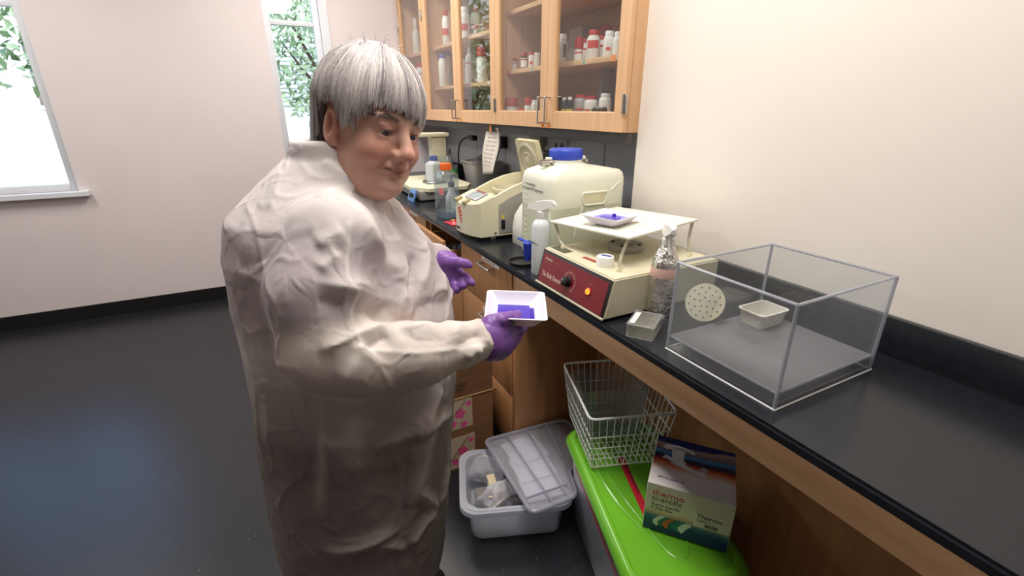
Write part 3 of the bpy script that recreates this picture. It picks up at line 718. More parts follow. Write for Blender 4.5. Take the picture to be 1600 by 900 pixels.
# white wash bottle seen through it
t = thing('wash_bottle', 'white wash bottle with dark cap standing behind the clear square bottle', 'bottle', (.93, 2.52, BZ), 0, 'bottles on the bench')
mesh_obj('body', G().lathe([(.030, 0), (.033, .004), (.033, .06), (.030, .075), (.017, .10), (.016, .13)], 20), M_HDPE, t)
mesh_obj('cap', G().lathe([(.018, .125), (.018, .15), (.012, .154)], 18), mat('slate_cap', (70, 78, 110), .4), t)
mesh_obj('spout', G().tube(smoothpath([(0, 0, .15), (0, -.005, .18), (-.01, -.03, .195), (-.015, -.055, .175)], 5), .0035, 8), MATS['slate_cap'], t)
# white jar
p = at(698, 262, X=1.15)
bottle('white jar with white lid behind the orange cap', (1.25, 3.49, BZ), .085, .19, M_WCAP, capr=.88, caph=.03, group='bottles on the bench')
t = thing('plastic_tube', 'white plastic tube lying on the bench left of the centrifuge', 'tube', (.93, 2.20, BZ + .012))
mesh_obj('body', G().cyl((.90, 2.24, BZ + .0125), (1.0, 2.16, BZ + .0125), .012, 14), M_WHITE, t, True)
mesh_obj('cap', G().cyl((.895, 2.244, BZ + .0125), (.88, 2.256, BZ + .0125), .0124, 14), M_WHITE, t, True)
g = G().box((.775, 2.135, BZ), (.838, 2.215, BZ + .010), .004)
t = thing('red_packet', 'crumpled red foil packet at the foot of the square bottle', 'packet', (.80, 2.18, BZ))
v = []
g = G()
N_ = 12
P = [(.772 + .075 * i / N_ + .012 * (j / N_), 2.225 - .10 * j / N_ + .01 * math.sin(i), BZ + .002 + (.013 * math.sin(math.pi * i / N_) * math.sin(math.pi * j / N_)) * (1 + .5 * math.sin(i * 2.3 + j * 1.7))) for i in range(N_ + 1) for j in range(N_ + 1)]
g.add(P, [(i * (N_ + 1) + j, i * (N_ + 1) + j + 1, (i + 1) * (N_ + 1) + j + 1, (i + 1) * (N_ + 1) + j) for i in range(N_) for j in range(N_)])
o = mesh_obj('wrapper', g, mat('red_foil', (190, 30, 40), .3, var=.2, scale=60), t, True, 30, fix=False); md = o.modifiers.new('t', 'SOLIDIFY'); md.thickness = .0018; md.offset = -1
mesh_obj('print', G().box((.80, 2.17, BZ + .0165), (.815, 2.19, BZ + .0172)), mat('yellow_print', (240, 200, 90), .5), t, True, 0)
tag(mesh_obj('glass_rod', G().cyl((.752, 2.50, BZ + .003), (.80, 2.40, BZ + .003), .003, 8), M_CLEAR), 'thin glass rod lying at the bench edge left of the square bottle', 'rod')

# ice bucket, pen cup, gooseneck lamp against the wall
q = at(742, 300, Z=.93)
t = thing('grey_bucket', 'grey plastic bucket with a clear bag stuffed in it, against the wall', 'bucket', (1.38, 3.11, BZ))
rings = [ring(.17, .17, .03, 0), ring(.175, .175, .03, .01), ring(.225, .225, .035, .185), ring(.235, .235, .035, .187), ring(.235, .235, .035, .193), ring(.22, .22, .033, .193), ring(.172, .172, .028, .012), ring(.168, .168, .028, .012)]
mesh_obj('tub', G().loft(rings), mat('grey_tub', (170, 166, 162), .5, var=.03), t)
g = G(); P = []
for i in range(13):
    for j in range(13):
        x = -.1 + .2 * i / 12; y = -.1 + .2 * j / 12; e = math.sin(math.pi * i / 12) * math.sin(math.pi * j / 12)
        P.append((x, y, .17 + .05 * e + .022 * mnoise.noise(Vector((x * 25, y * 25, 3))) * (.3 + e)))
g.add(P, [(i * 13 + j, i * 13 + j + 1, (i + 1) * 13 + j + 1, (i + 1) * 13 + j) for i in range(12) for j in range(12)])
mesh_obj('bag', g, mat('clear_film', (226, 226, 228), .15, kind='clear', trans=.6), t, smooth=25, fix=False)
t = thing('tool_cup', 'clear cup with a green band holding dark tools, behind the square bottle', 'cup', (1.265, 3.37, BZ))
mesh_obj('cup', G().lathe([(.026, 0), (.034, .14), (.032, .14), (.024, .004)], 18, cap=False), M_CLEAR, t)
mesh_obj('green_band', G().lathe([(.0315, .085), (.0335, .112)], 18, cap=False), mat('green_tape', (70, 170, 70), .5), t, fix=False)
mesh_obj('tool', G().tube([(.005, 0, .006), (-.005, .02, .14), (-.012, .035, .22)], [.010, .016, .014], 8), mat('charcoal_rubber', (70, 72, 70), .6), t)
mesh_obj('tool_knob', G().lathe([(.010, 0), (.014, .01), (.012, .03), (.005, .036)], 12, (-.013, .037, .222)), MATS['charcoal_rubber'], t)
t = thing('gooseneck_lamp', 'small black gooseneck lamp between the tool cup and the grey bucket', 'lamp', (1.40, 3.60, BZ))
gx_, gy_ = .07, .73
def gp(x, y, z): return (x + gx_, y + gy_, z)
mesh_obj('base', G().box(gp(1.30, 2.84, BZ), gp(1.36, 2.90, BZ + .12), .01), M_BLACK, t, True)
mesh_obj('neck', G().tube(smoothpath([gp(1.33, 2.87, BZ + .11), gp(1.335, 2.875, 1.13), gp(1.35, 2.86, 1.20), gp(1.37, 2.80, 1.235), gp(1.38, 2.74, 1.24)], 6), .006, 8), M_BLACK, t, True)
mesh_obj('head', G().obox(gp(1.385, 2.70, 1.238), (.04, .08, .036), 0, .005), M_BLACK, t, True)

# ------------------------------------------------------------------ centrifuge
t = thing('centrifuge', 'cream benchtop centrifuge with its round lid open', 'centrifuge', (.94, 1.9, BZ))
y0, y1 = 1.790, 2.015
def yprism(poly, a, b): return G().loft([[(x, a, z) for x, z in poly], [(x, b, z) for x, z in poly]])
mesh_obj('body', yprism([(.83, .934), (1.12, .934), (1.12, 1.09), (.92, 1.085), (.83, 1.085)], y0 + .018, y1 - .018), M_CREAM, t, True, 30)
arc = lambda: [(.845, .934), (1.125, .934), (1.125, 1.166), (1.06, 1.165), (1.0, 1.156), (.94, 1.138), (.89, 1.118), (.845, 1.098)]
for a, b in ((y0, y0 + .017), (y1 - .017, y1)): mesh_obj('side_wall', yprism(arc(), a, b), M_CREAM, t, True, 30)
plan = [(.845, y0 + .0005), (.785, y0 + .0005), (.762, y0 + .05), (.750, y0 + .10), (.746, y0 + .15), (.748, y0 + .19), (.76, y1 - .008), (.80, y1), (.845, y1)]
rg = [[(x, y, .934) for x, y in plan], [(x, y, 1.062 + (x - .746) * .38) for x, y in plan], [(.746 + (x - .746) * .97 + .004, 1.9 + (y - 1.9) * .97, 1.068 + (x - .746) * .38) for x, y in plan]]
mesh_obj('front_cover', G().loft(rg), M_CREAM, t, True, 25)
ds = math.atan(.38)
Rt = Matrix.Rotation(-ds, 3, 'Y')
dp = mesh_obj('display_panel', G().obox((.812, 1.895, 1.0965), (.064, .115, .004), 0, .001, Rt), M_LCDF, t, True)
mesh_obj('screen', G().obox((.812, 1.892, 1.0990), (.036, .058, .003), 0, .0005, Rt), M_LCD, dp, True)
mesh_obj('red_button', G().obox((.836, 1.895, 1.1085), (.010, .08, .002), 0, .0005, Rt), mat('dull_red', (150, 70, 66), .5), dp, True)
for yy in (1.965, 1.885):
    mesh_obj('latch_tab', G().obox((.757 if yy > 1.93 else .760, yy, 1.076), (.034, .026, .014), 0, .004, Rt), mat('tan_plastic', (176, 164, 124), .5), t, True)
mesh_obj('bowl_rim', G().lathe([(.098, 1.10), (.102, 1.115), (.095, 1.117), (.085, 1.10), (.08, 1.086)], 32, (1.005, 1.9025, 0), cap=False), M_CREAM2, t, True)
mesh_obj('side_cover', yprism([(.868, .945), (1.11, .945), (1.11, 1.132), (1.05, 1.128), (.985, 1.116), (.92, 1.092), (.868, 1.066)], y0 - .003, y0), mat('grey_cover', (158, 156, 148), .5), t, True, 30)
mesh_obj('power_switch', G().box((.878, y0 - .007, .962), (.896, y0 - .003, 1.002), .002), M_BLACK, t, True)
w_ = mesh_obj('warning_sign', G().prism([(-.010, 0), (.010, 0), (0, .017)], 0, .0006, Matrix.Translation((.887, y0 - .003, 1.008)) @ Matrix.Rotation(math.pi / 2, 4, 'X')), M_LYEL, t, True, 0)
mesh_obj('screw', G().cyl((.852, y0, .948), (.852, y0 - .004, .948), .005, 10), M_STEEL, t, True)
for q in ((.86, 1.83), (.86, 1.98), (1.08, 1.83), (1.08, 1.98)): mesh_obj('foot', G().lathe([(.013, 0), (.012, .02)], 12, (q[0], q[1], BZ)), M_CREAM2, t, True)
# red vertical script on the front, label at its foot
def fx(y): # front cover surface
    pts = sorted([(b, a) for a, b in plan if a < .8]); 
    return float(np.interp(y, [p[0] for p in pts], [p[1] for p in pts])) - .0012
pts = []
for k in range(46):
    u = k / 45; yy = 1.925 + .012 * math.sin(u * 26) * (1 - .6 * u) - .01 * u; zz = 1.042 - .066 * u + .004 * math.cos(u * 26)
    pts.append((fx(yy), yy, zz))
mesh_obj('red_script', G().tube(pts, [.0030 - .0016 * k / 45 for k in range(46)], 5), M_REDTXT, t, True)
mesh_obj('type_label', G().add([(fx(1.93) , 1.93, .945), (fx(1.972), 1.972, .945), (fx(1.972), 1.972, .957), (fx(1.93), 1.93, .957)], [(0, 1, 2, 3)]), mat('navy_label', (50, 60, 90), .5), t, True, 0, fix=False)
# open lid
la, lb_ = Vector((1.100, 1.905, 1.135)), Vector((1.052, 1.905, 1.318)); ld = (lb_ - la).normalized(); ln = Vector((0, 1, 0)).cross(ld).normalized()
if ln.x > 0: ln = -ln
ML = Matrix((Vector((0, 1, 0)), ld, ln)).transposed().to_4x4(); ML.translation = la
lid = mesh_obj('lid', G().loft([[ML @ Vector((x, y, z)) for x, y in [(-.098, 0), (.098, 0), (.092, .175), (.086, .186), (-.086, .186), (-.092, .175)]] for z in (-.022, .0)]), mat('lid_cream', (206, 198, 164), .5), t, True, 30)
mesh_obj('lid_ring', G().lathe([(.082, 0), (.082, .006), (.074, .008), (.070, .002)], 36, M=ML.to_3x3(), c=ML @ Vector((0, .092, 0))), mat('lid_grey', (186, 180, 160), .5), lid, True)
mesh_obj('lid_hub', G().lathe([(.046, 0), (.043, .005), (.036, .006), (.030, .002), (.026, .005), (.0, .006)], 30, M=ML.to_3x3(), c=ML @ Vector((0, .092, 0))), MATS['lid_grey'], lid, True)
mesh_obj('hinge', G().cyl((1.108, 1.84, 1.142), (1.108, 1.97, 1.142), .012, 12), M_GREYPL, t, True)

# ------------------------------------------------------------------ carboy
M_CARB = mat('frosted_polypropylene', (230, 230, 214), .38, sss=.25, var=.02, scale=6)
M_CARBL = mat('carboy_with_liquid', (208, 212, 186), .38, sss=.2, var=.02, scale=6)
cx, cy, cw, cdp, chh = 1.028, 1.485, .330, .225, .325
t = thing('carboy', 'large frosted carboy of pale green liquid with blue cap and blue tap', 'carboy', (cx, cy, BZ))
def carb_ring(z, s=1., r=.032): return [(x, y, z) for x, y in rrect(cw * s, cdp * s, r, 7)]
LV = .205
mesh_obj('lower_body', G().loft([carb_ring(0, .93, .03), carb_ring(.004, .965), carb_ring(.014, .995), carb_ring(.03), carb_ring(LV)], cap=True), M_CARBL, t)
g = G().loft([carb_ring(LV), carb_ring(chh - .055), carb_ring(chh - .03, .995), carb_ring(chh - .010, .965), carb_ring(chh, .90, .03), [(x, y, chh + .018) for x, y in rrect(.16, .15, .07, 7, -.035, 0)], [(x, y, chh + .026) for x, y in rrect(.118, .118, .0588, 7, -.035, 0)], [(x, y, chh + .055) for x, y in rrect(.112, .112, .0558, 7, -.035, 0)]], cap=True)
mesh_obj('upper_body', g, M_CARB, t)
cp = mesh_obj('cap', G().lathe([(.058, chh + .036), (.0600, chh + .040), (.0600, chh + .068), (.056, chh + .073), (0.02, chh + .0745)], 40, (-.035, 0, 0)), mat('royal_blue_cap', (58, 82, 196), .4, var=.05), t)
g = G()
for k in range(60):
    a = 2 * math.pi * k / 60; g.cyl((-.035 + .06 * math.cos(a), .06 * math.sin(a), chh + .041), (-.035 + .06 * math.cos(a), .06 * math.sin(a), chh + .066), .0012, 4)
mesh_obj('grip_ribs', g, MATS['royal_blue_cap'], cp)
for sx in (-1, 1):
    lug = mesh_obj('handle_lug', G().box((-.035 + sx * .072 - .008, -.014, chh + .006), (-.035 + sx * .072 + .008, .014, chh + .046), .004), M_CARB, t)
    mesh_obj('pin', G().cyl((-.035 + sx * .072, -.03, chh + .03), (-.035 + sx * .072, .03, chh + .03), .006, 10), M_STEEL, lug)
mesh_obj('bail', G().cyl((-.145, -.01, chh + .028), (-.10, -.01, chh + .028), .012, 12), M_STEEL, t)
fy = -cdp / 2
mesh_obj('grip_recess', G().tube([(x, fy - .0002, z) for x, z in [(.02 + .055 * a, .232 + .022 * b) for a, b in ((-.9, 1), (.9, 1), (1, .6), (.85, -.8), (.7, -1), (-.7, -1), (-.85, -.8), (-1, .6))]], .004, 6, True), M_CARB, t)
mesh_obj('grip_floor', G().loft([[(.02 + .052 * a, fy - .0012, .232 + .02 * b) for a, b in ((-.9, 1), (.9, 1), (1, .6), (.85, -.8), (.7, -1), (-.7, -1), (-.85, -.8), (-1, .6))], [(.02 + .05 * a, fy + .002, .232 + .019 * b) for a, b in ((-.9, 1), (.9, 1), (1, .6), (.85, -.8), (.7, -1), (-.7, -1), (-.85, -.8), (-1, .6))]]), mat('grip_shade', (214, 210, 176), .45), t)
for qs in ([(-.028, fy, .205), (-.055, fy, .15), (-.06, fy, .10)], [(.068, fy, .205), (.095, fy, .15), (.1, fy, .1)], [(.09, fy, .255), (.13, fy, .285)], [(-.005, fy, .19), (-.02, fy, .155), (.02, fy, .145), (.06, fy, .155), (.045, fy, .19)]):
    mesh_obj('moulded_rib', G().tube(qs, .0028, 6), M_CARB, t)
for sx, (a, b) in enumerate(((.012, .024),)):
    g = G()
    for k in range(13): g.box((-cw / 2 - .0012, .05, .04 + k * .02), (-cw / 2 + .0005, .066 if k % 2 else .074, .0415 + k * .02))
    mesh_obj('volume_marks', g, mat('mark_white', (220, 222, 202), .5), t, smooth=0)
text('Incident kit', .0125, (-cw / 2 - .0008, .048, chh - .052), (0, -1, 0), (0, 0, 1), M_INK, t)
text('for Contact KIT Components', .0125, (-cw / 2 - .0008, .082, chh - .068), (0, -1, 0), (0, 0, 1), M_INK, t, sx=.95)
M_TAP = mat('tap_blue', (44, 66, 186), .35, var=.04)
tx = -cw / 2
ty = -.055
tp = mesh_obj('tap', G().lathe([(.010, 0), (.011, .012), (.014, .02), (.016, .026), (.0165, .058), (.0175, .060), (.0175, .066), (.013, .070)], 18, (tx - .055, ty, .018)), M_TAP, t)
mesh_obj('tap_stem', G().cyl((tx + .003, ty, .052), (tx - .05, ty, .052), .0095, 14), M_TAP, tp)
mesh_obj('tap_lever', G().obox((tx - .055, ty + .036, .085), (.014, .066, .008), 0, .003), M_TAP, tp)
mesh_obj('tap_nut', G().cyl((tx + .002, ty, .052), (tx - .014, ty, .052), .016, 6), M_CARB, tp)
# drip dish and the white jug behind
tag(mesh_obj('drip_dish', G().lathe([(.042, 0), (.050, .001), (.053, .012), (.0505, .012), (.047, .003), (0.001, .003)], 32, (.803, 1.455, BZ)), M_BLACK), 'round black dish under the blue tap', 'dish')
t = thing('white_jug', 'white plastic jug half hidden behind the carboy', 'jug', (.985, 1.685, BZ))
mesh_obj('body', G().loft([ring(.165, .12, .03, 0), ring(.172, .126, .032, .006), ring(.172, .126, .032, .07), ring(.155, .12, .034, .12), ring(.11, .10, .036, .16), ring(.05, .05, .0245, .19), ring(.046, .046, .0225, .215)]), M_HDPE, t)
mesh_obj('cap', G().lathe([(.026, .205), (.026, .232), (.023, .235)], 20), M_WCAP, t)

# ------------------------------------------------------------------ spray bottles
M_NAT = mat('natural_polyethylene', (220, 226, 228), .35, sss=.2, var=.02)
def sprayer(t, z, ang, m, foil=None):
    """trigger head: neck, body, nozzle, trigger; ang = direction of the nozzle"""
    R = Matrix.Rotation(ang, 4, 'Z'); T = Matrix.Translation((0, 0, z)) @ R
    hd = mesh_obj('spray_head', G().loft([[T @ Vector((x, s * y, zz)) for x, y, zz in q for s in (1,)] for q in (
        [(-.052, -.009, .030), (-.052, .009, .030), (-.050, .007, .044), (-.050, -.007, .044)],
        [(-.030, -.011, .028), (-.030, .011, .028), (-.026, .009, .052), (-.026, -.009, .052)],
        [(.004, -.012, .026), (.004, .012, .026), (.008, .010, .060), (.008, -.010, .060)],
        [(.036, -.010, .040), (.036, .010, .040), (.038, .009, .062), (.038, -.009, .062)],
        [(.046, -.007, .044), (.046, .007, .044), (.046, .006, .058), (.046, -.006, .058)])]), m, t, smooth=50)
    mesh_obj('collar', G().lathe([(.0145, 0), (.0155, .004), (.0155, .022), (.011, .026), (.010, .034)], 20, (0, 0, z)), m, hd)
    mesh_obj('trigger', G().tube([T @ Vector(p) for p in ((.022, 0, .038), (.030, 0, .020), (.030, 0, .004), (.037, 0, -.012))], [.005, .005, .0045, .003], 8), m, hd)
    mesh_obj('nozzle', G().cyl(T @ Vector((.045, 0, .051)), T @ Vector((.054, 0, .051)), .0065, 12), m, hd)
q = at(848, 430, Z=ZB)
sx_, sy_ = .806, 1.335
t = thing('spray_bottle', 'white spray bottle of bleach standing in front of the carboy', 'bottle', (sx_, sy_, BZ), 0, 'spray bottles')
mesh_obj('body', G().loft([ring(.056, .056, .022, 0), ring(.060, .060, .024, .004), ring(.060, .060, .025, .165), ring(.052, .052, .024, .180), ring(.028, .028, .0138, .190), ring(.026, .026, .0128, .20)]), M_NAT, t)
mesh_obj('liquid', G().loft([ring(.053, .053, .02, .003), ring(.056, .056, .022, .006), ring(.056, .056, .022, .085)]), mat('bleach_liquid', (206, 218, 224), .2, kind='frosted', trans=.3), t)
sprayer(t, .192, math.radians(-62), M_WHITE)
text('5% BLEACH A', .0105, (-.0302, .034, .108), (0, -1, 0), (0, 0, 1), M_INK, t)
t = thing('foil_wrapped_spray_bottle', 'spray bottle wrapped in crinkled foil with a pink tape band', 'bottle', (.902, .862, BZ), 0, 'spray bottles')
M_FOIL = mat('aluminium_foil', (224, 222, 218), .24, 1., var=.08, scale=60, bump=.8, bscale=160)
P = []; nh, na = 40, 44
for j in range(nh + 1):
    z = .205 * j / nh; r0 = .0345 if z < .162 else .0345 - (z - .162) * .42
    for i in range(na):
        a = 2 * math.pi * i / na; nn = mnoise.noise(Vector((math.cos(a) * 5, math.sin(a) * 5, z * 90))) + .6 * mnoise.noise(Vector((math.cos(a) * 11, math.sin(a) * 11, z * 200)))
        band = abs(z - .135) < .013
        r = r0 + (.0003 if band else .0024 * nn)
        P.append((r * math.cos(a), r * math.sin(a), z))
g = G(); g.add(P, [(j * na + i, j * na + (i + 1) % na, (j + 1) * na + (i + 1) % na, (j + 1) * na + i) for j in range(nh) for i in range(na)])
mesh_obj('foil_wrap', g, M_FOIL, t, smooth=12, fix=False)
mesh_obj('tape_band', G().lathe([(.0358, .122), (.0362, .124), (.0362, .146), (.0358, .148)], 36, cap=False), mat('pale_pink_tape', (226, 186, 172), .6, var=.05), t)
sprayer(t, .200, math.radians(-125), M_WHITE)

# ------------------------------------------------------------------ the rocking shaker
t = thing('laboratory_shaker', 'cream laboratory shaker with red front panel and square white platform', 'shaker', (.96, 1.075, BZ))
XS0, XS1, YS0, YS1, ZS0, ZS1 = .742, 1.16, .902, 1.252, .922, 1.032
prof = [(XS0, ZS0), (XS1, ZS0), (XS1, ZS1), (XS0 + .028, ZS1)]
bm = bmesh.new()
A = [bm.verts.new((x, YS0, z)) for x, z in prof]; B = [bm.verts.new((x, YS1, z)) for x, z in prof]
bm.faces.new(A); bm.faces.new(B[::-1])
for k in range(4): bm.faces.new([A[k], B[k], B[(k + 1) % 4], A[(k + 1) % 4]])
bmesh.ops.recalc_face_normals(bm, faces=bm.faces[:]); bmesh.ops.bevel(bm, geom=bm.edges[:], offset=.004, segments=2, affect='EDGES'); bm.verts.index_update()
g = G(); g.add([v.co for v in bm.verts], [[v.index for v in f.verts] for f in bm.faces]); bm.free()
mesh_obj('case', g, M_CREAM2, t, True)
fa = Vector((XS0, 0, ZS0)); fu = (Vector((XS0 + .028, 0, ZS1)) - fa); FH = fu.length; fu.normalize()
fr_x = Vector((0, -1, 0)); fn = fr_x.cross(fu).normalized()   # outwards
if fn.x > 0: fn = -fn
MF = Matrix((fr_x, fu, fn)).transposed().to_4x4(); MF.translation = Vector((XS0, YS1, ZS0))    # x: to the right seen from the front, y: up the panel
FW = YS1 - YS0
def onf(x0, z0, x1, z1, d0, d1, bev=0.): return G().box((x0, z0, d0), (x1, z1, d1), bev, MF)
fr = mesh_obj('panel_frame', onf(.003, .005, FW - .003, FH - .004, -.001, .003, .0015), mat('panel_black', (34, 34, 38), .4), t, True)
pnl = mesh_obj('front_panel', onf(.012, .008, FW - .012, FH - .013, .0028, .0042), mat('burgundy_panel', (122, 24, 34), .42, var=.05), t, True, 0)
mesh_obj('bottom_lip', onf(0, -.001, FW, .005, .0, .006, .001), M_CREAM2, t, True)
M_PRINT = mat('pale_print', (226, 200, 190), .6)
M_PRINTD = mat('faint_print', (176, 96, 96), .6)
X3, Y3 = fr_x, fu
def ft(s, size, x, y, m, sx=1.): return text(s, size, MF @ Vector((x, y, .0043)), X3, Y3, m, pnl, world=True, sx=sx, lift=.0003)
ft('STOVALL', .0105, .026, FH - .032, M_PRINT); ft('LIFE SCIENCE', .006, .074, FH - .032, M_PRINTD); ft('GREENSBORO, NC USA', .0045, .026, FH - .041, M_PRINTD)
ft('The Belly Dancer', .0215, .026, .030, M_PRINT, .72)
kb = mesh_obj('dial', G().lathe([(.0165, 0), (.0165, .004), (.014, .005), (.0135, .017), (.012, .018)], 24, M=MF.to_3x3(), c=MF @ Vector((.168, .050, .004))), M_BLACK, t, True)
mesh_obj('pointer', G().box((-.0008, .004, .0181), (.0008, .013, .0186), M=MF @ Matrix.Translation((.168, .050, .004)) @ Matrix.Rotation(1.1, 4, 'Z')), M_WHITE, kb, True, 0)
g = G(); n_ = 30
ar = [(math.radians(-60 + 220 * k / n_)) for k in range(n_ + 1)]
P = [MF @ Vector((.172 + r * math.cos(a), .050 + r * math.sin(a), .0046)) for a in ar for r in (.0295, .0303)]
g.add(P, [(2 * k, 2 * k + 2, 2 * k + 3, 2 * k + 1) for k in range(n_)])
mesh_obj('dial_scale', g, M_PRINT, pnl, True, 0, fix=False)
for k in range(10):
    a = math.radians(-55 + 210 * k / 9); mesh_obj('tick', G().box((.024, -.0004, .0043), (.0292, .0004, .0047), M=MF @ Matrix.Translation((.172, .050, 0)) @ Matrix.Rotation(a, 4, 'Z')), M_PRINT, pnl, True, 0)
ft('RPM', .006, .16, .020, M_PRINTD); ft('POWER', .006, .258, .072, M_PRINTD)
pl = mesh_obj('pilot_lamp', G().lathe([(.009, 0), (.009, .003), (.0075, .006), (.003, .0075)], 18, M=MF.to_3x3(), c=MF @ Vector((.267, .053, .004))), mat('lit_lamp', (255, 120, 40), kind='emit', emit=3.0), t, True)
mesh_obj('lamp_bezel', G().lathe([(.0115, 0), (.0115, .002), (.0092, .003)], 18, M=MF.to_3x3(), c=MF @ Vector((.267, .053, .004)), cap=False), M_RED, pl, True)
# things stuck on its top
mesh_obj('rating_plate', G().box((.785, 1.165, ZS1), (.82, 1.242, ZS1 + .0012)), mat('rating_plate', (88, 88, 72), .3, .3, var=.3, scale=150), t, True, 0)
ra_, rb_ = at(912, 402, Z=ZS1), at(935, 411, Z=ZS1); rm_ = (ra_ + rb_) / 2
mesh_obj('red_tape', G().obox((rm_.x, rm_.y, ZS1 + .0007), ((rb_ - ra_).length, .014, .0012), math.atan2(rb_.y - ra_.y, rb_.x - ra_.x)), mat('dull_red_tape', (160, 70, 58), .6), t, True, 0)
DC = Vector((.985, 1.115, ZS1))
mesh_obj('mount_disc', G().lathe([(.055, 0), (.057, .003), (.057, .016), (.054, .019)], 36, DC), mat('grey_cast', (166, 164, 156), .45), t, True)
for k in range(4):
    a = .6 + k * math.pi / 2; mesh_obj('bolt', G().lathe([(.006, 0), (.006, .003)], 8, DC + Vector((.042 * math.cos(a), .042 * math.sin(a), .019))), M_BLACK, t, True)
mesh_obj('column', G().cyl(DC + Vector((0, 0, .019)), DC + Vector((.003, .006, .072)), .02, 20), MATS['grey_cast'], t, True)
PC = Vector((.989, 1.145, 1.119)); PS = .324
RP = Matrix.Rotation(math.radians(9.5), 4, 'Z') @ Matrix.Rotation(math.radians(-1.36), 4, 'Y') @ Matrix.Rotation(math.radians(-2.1), 4, 'X')
MP = Matrix.Translation(PC) @ RP
M_PLAT = mat('white_platform', (240, 238, 222), .5, var=.03, scale=300)
pf = mesh_obj('platform', G().box((-PS / 2, -PS / 2, -.007), (PS / 2, PS / 2, 0), .0015, MP), M_PLAT, t, True)
mesh_obj('hub', G().cyl(MP @ Vector((0, -.03, -.03)), MP @ Vector((0, -.03, -.007)), .035, 20), MATS['grey_cast'], t, True)
mat_g = G()
for i in range(26):
    for j in range(26):
        x = -PS / 2 + .012 + i * (PS - .024) / 25; y = -PS / 2 + .012 + j * (PS - .024) / 25
        P = [MP @ Vector((x + a, y + b, z)) for z, s in ((.0, 1), (.0018, .5)) for a, b in ((-.003 * s, -.003 * s), (.003 * s, -.003 * s), (.003 * s, .003 * s), (-.003 * s, .003 * s))]
        mat_g.add(P, [(4, 5, 6, 7), (0, 1, 5, 4), (1, 2, 6, 5), (2, 3, 7, 6), (3, 0, 4, 7)])
mo = mesh_obj('dimpled_mat', mat_g, M_PLAT, pf, True, 0, fix=False); mo['kind'] = 'stuff'
M_TUBE = mat('clear_tubing', (216, 212, 196), .2, kind='frosted', trans=.35)
for (px, py), cxy in (((966, 424), (-1, -1)), ((880, 388), (-1, 1)), ((1076, 400), (1, -1)), ((1010, 352), (1, 1))):
    b = at(px, py, Z=ZS1)
    if cxy == (1, 1): b = Vector((1.12, 1.23, ZS1))
    tp_ = MP @ Vector((cxy[0] * (PS / 2 - .012), cxy[1] * (PS / 2 - .012), -.008)); mid = (b + tp_) / 2 + Vector((.006, .012, 0))
    tb = mesh_obj('tether', G().tube(smoothpath([b + Vector((0, 0, .010)), b * .7 + tp_ * .3 + Vector((-.004, .0, 0)), mid, tp_], 5), .0045, 8), M_TUBE, t, True)
    mesh_obj('clip', G().lathe([(.008, 0), (.008, .005), (.005, .012)], 12, b), M_CREAM, tb, True)
for k in ((XS0 + .03, YS0 + .03), (XS0 + .03, YS1 - .03), (XS1 - .03, YS0 + .03), (XS1 - .03, YS1 - .03)): mesh_obj('foot', G().lathe([(.014, 0), (.012, ZS0 - BZ + .002)], 12, (k[0], k[1], BZ)), M_BLACK, t, True)
q = at(945, 415, Z=ZS1)
t = thing('screw_cap', 'white screw cap with a blue mark lying on the shaker case', 'cap', (q.x, q.y, ZS1 + .0002))
mesh_obj('body', G().lathe([(.0245, 0), (.0245, .026), (.0225, .0285), (0.001, .0285)], 28), M_WHITE, t)
mesh_obj('blue_mark', G().obox((.003, .0, .0288), (.012, .03, .0006), .5), mat('blue_ink', (70, 80, 150), .5), t, smooth=0)

def weigh_boat(t, M, w, d, hgt, parts=True, m=None):
    """square weighing tray with flared walls and a flat flange; M places it, z = 0 is its underside"""
    f0, f1 = .62, .93
    R_ = [[M @ Vector((x, y, z)) for x, y in rrect(w * s, d * s, r, 4)] for s, r, z in ((f0, .012, 0), (.70, .014, .002), (f1, .010, hgt - .002), (1.0, .008, hgt), (1.0, .008, hgt + .0015), (f1 - .005, .010, hgt + .0012), (.69, .013, .0042), (f0 - .02, .012, .0026))]
    return mesh_obj('tray', G().loft(R_), m, t, True, 50)
M_BOAT = mat('white_tray', (226, 223, 240), .4, var=.02, scale=20, sss=.15)
bc = at(953, 347, Z=1.124)
t = thing('staining_tray', 'white square tray of violet stain on the shaker platform', 'tray', (bc.x, bc.y, 1.124))
MB_ = Matrix.Translation((bc.x, bc.y, 1.1215 - 0)) @ Matrix.Rotation(math.radians(9.5 + 8), 4, 'Z')
MB_.translation.z = (MP @ Vector((0, 0, .0022)) ).z + .0015
weigh_boat(t, MB_, .135, .135, .024, m=M_BOAT)
mesh_obj('stain', G().loft([[MB_ @ Vector((x, y, .0046)) for x, y in rrect(.094, .094, .012, 4)], [MB_ @ Vector((x, y, .013)) for x, y in rrect(.105, .105, .012, 4)]]), mat('violet_stain', (118, 100, 214), .08, var=.1, scale=20), t, True)
gl_ = mesh_obj('gel', G().loft([[MB_ @ (Matrix.Rotation(.5, 4, 'Z') @ Vector((x, y, .0125))) for x, y in rrect(.07, .06, .004, 2)], [MB_ @ (Matrix.Rotation(.5, 4, 'Z') @ Vector((x, y, .0142))) for x, y in rrect(.07, .06, .004, 2)]]), mat('deep_violet_gel', (66, 40, 178), .2, var=.15, scale=40), t, True)
for a, b in ((-.034, .022), (.036, -.014)): mesh_obj('gel_corner', G().prism([(a - .006, b), (a + .006, b), (a, b + .011)], .012, .020, MB_ @ Matrix.Rotation(.5, 4, 'Z')), MATS['deep_violet_gel'], gl_, True, 0)

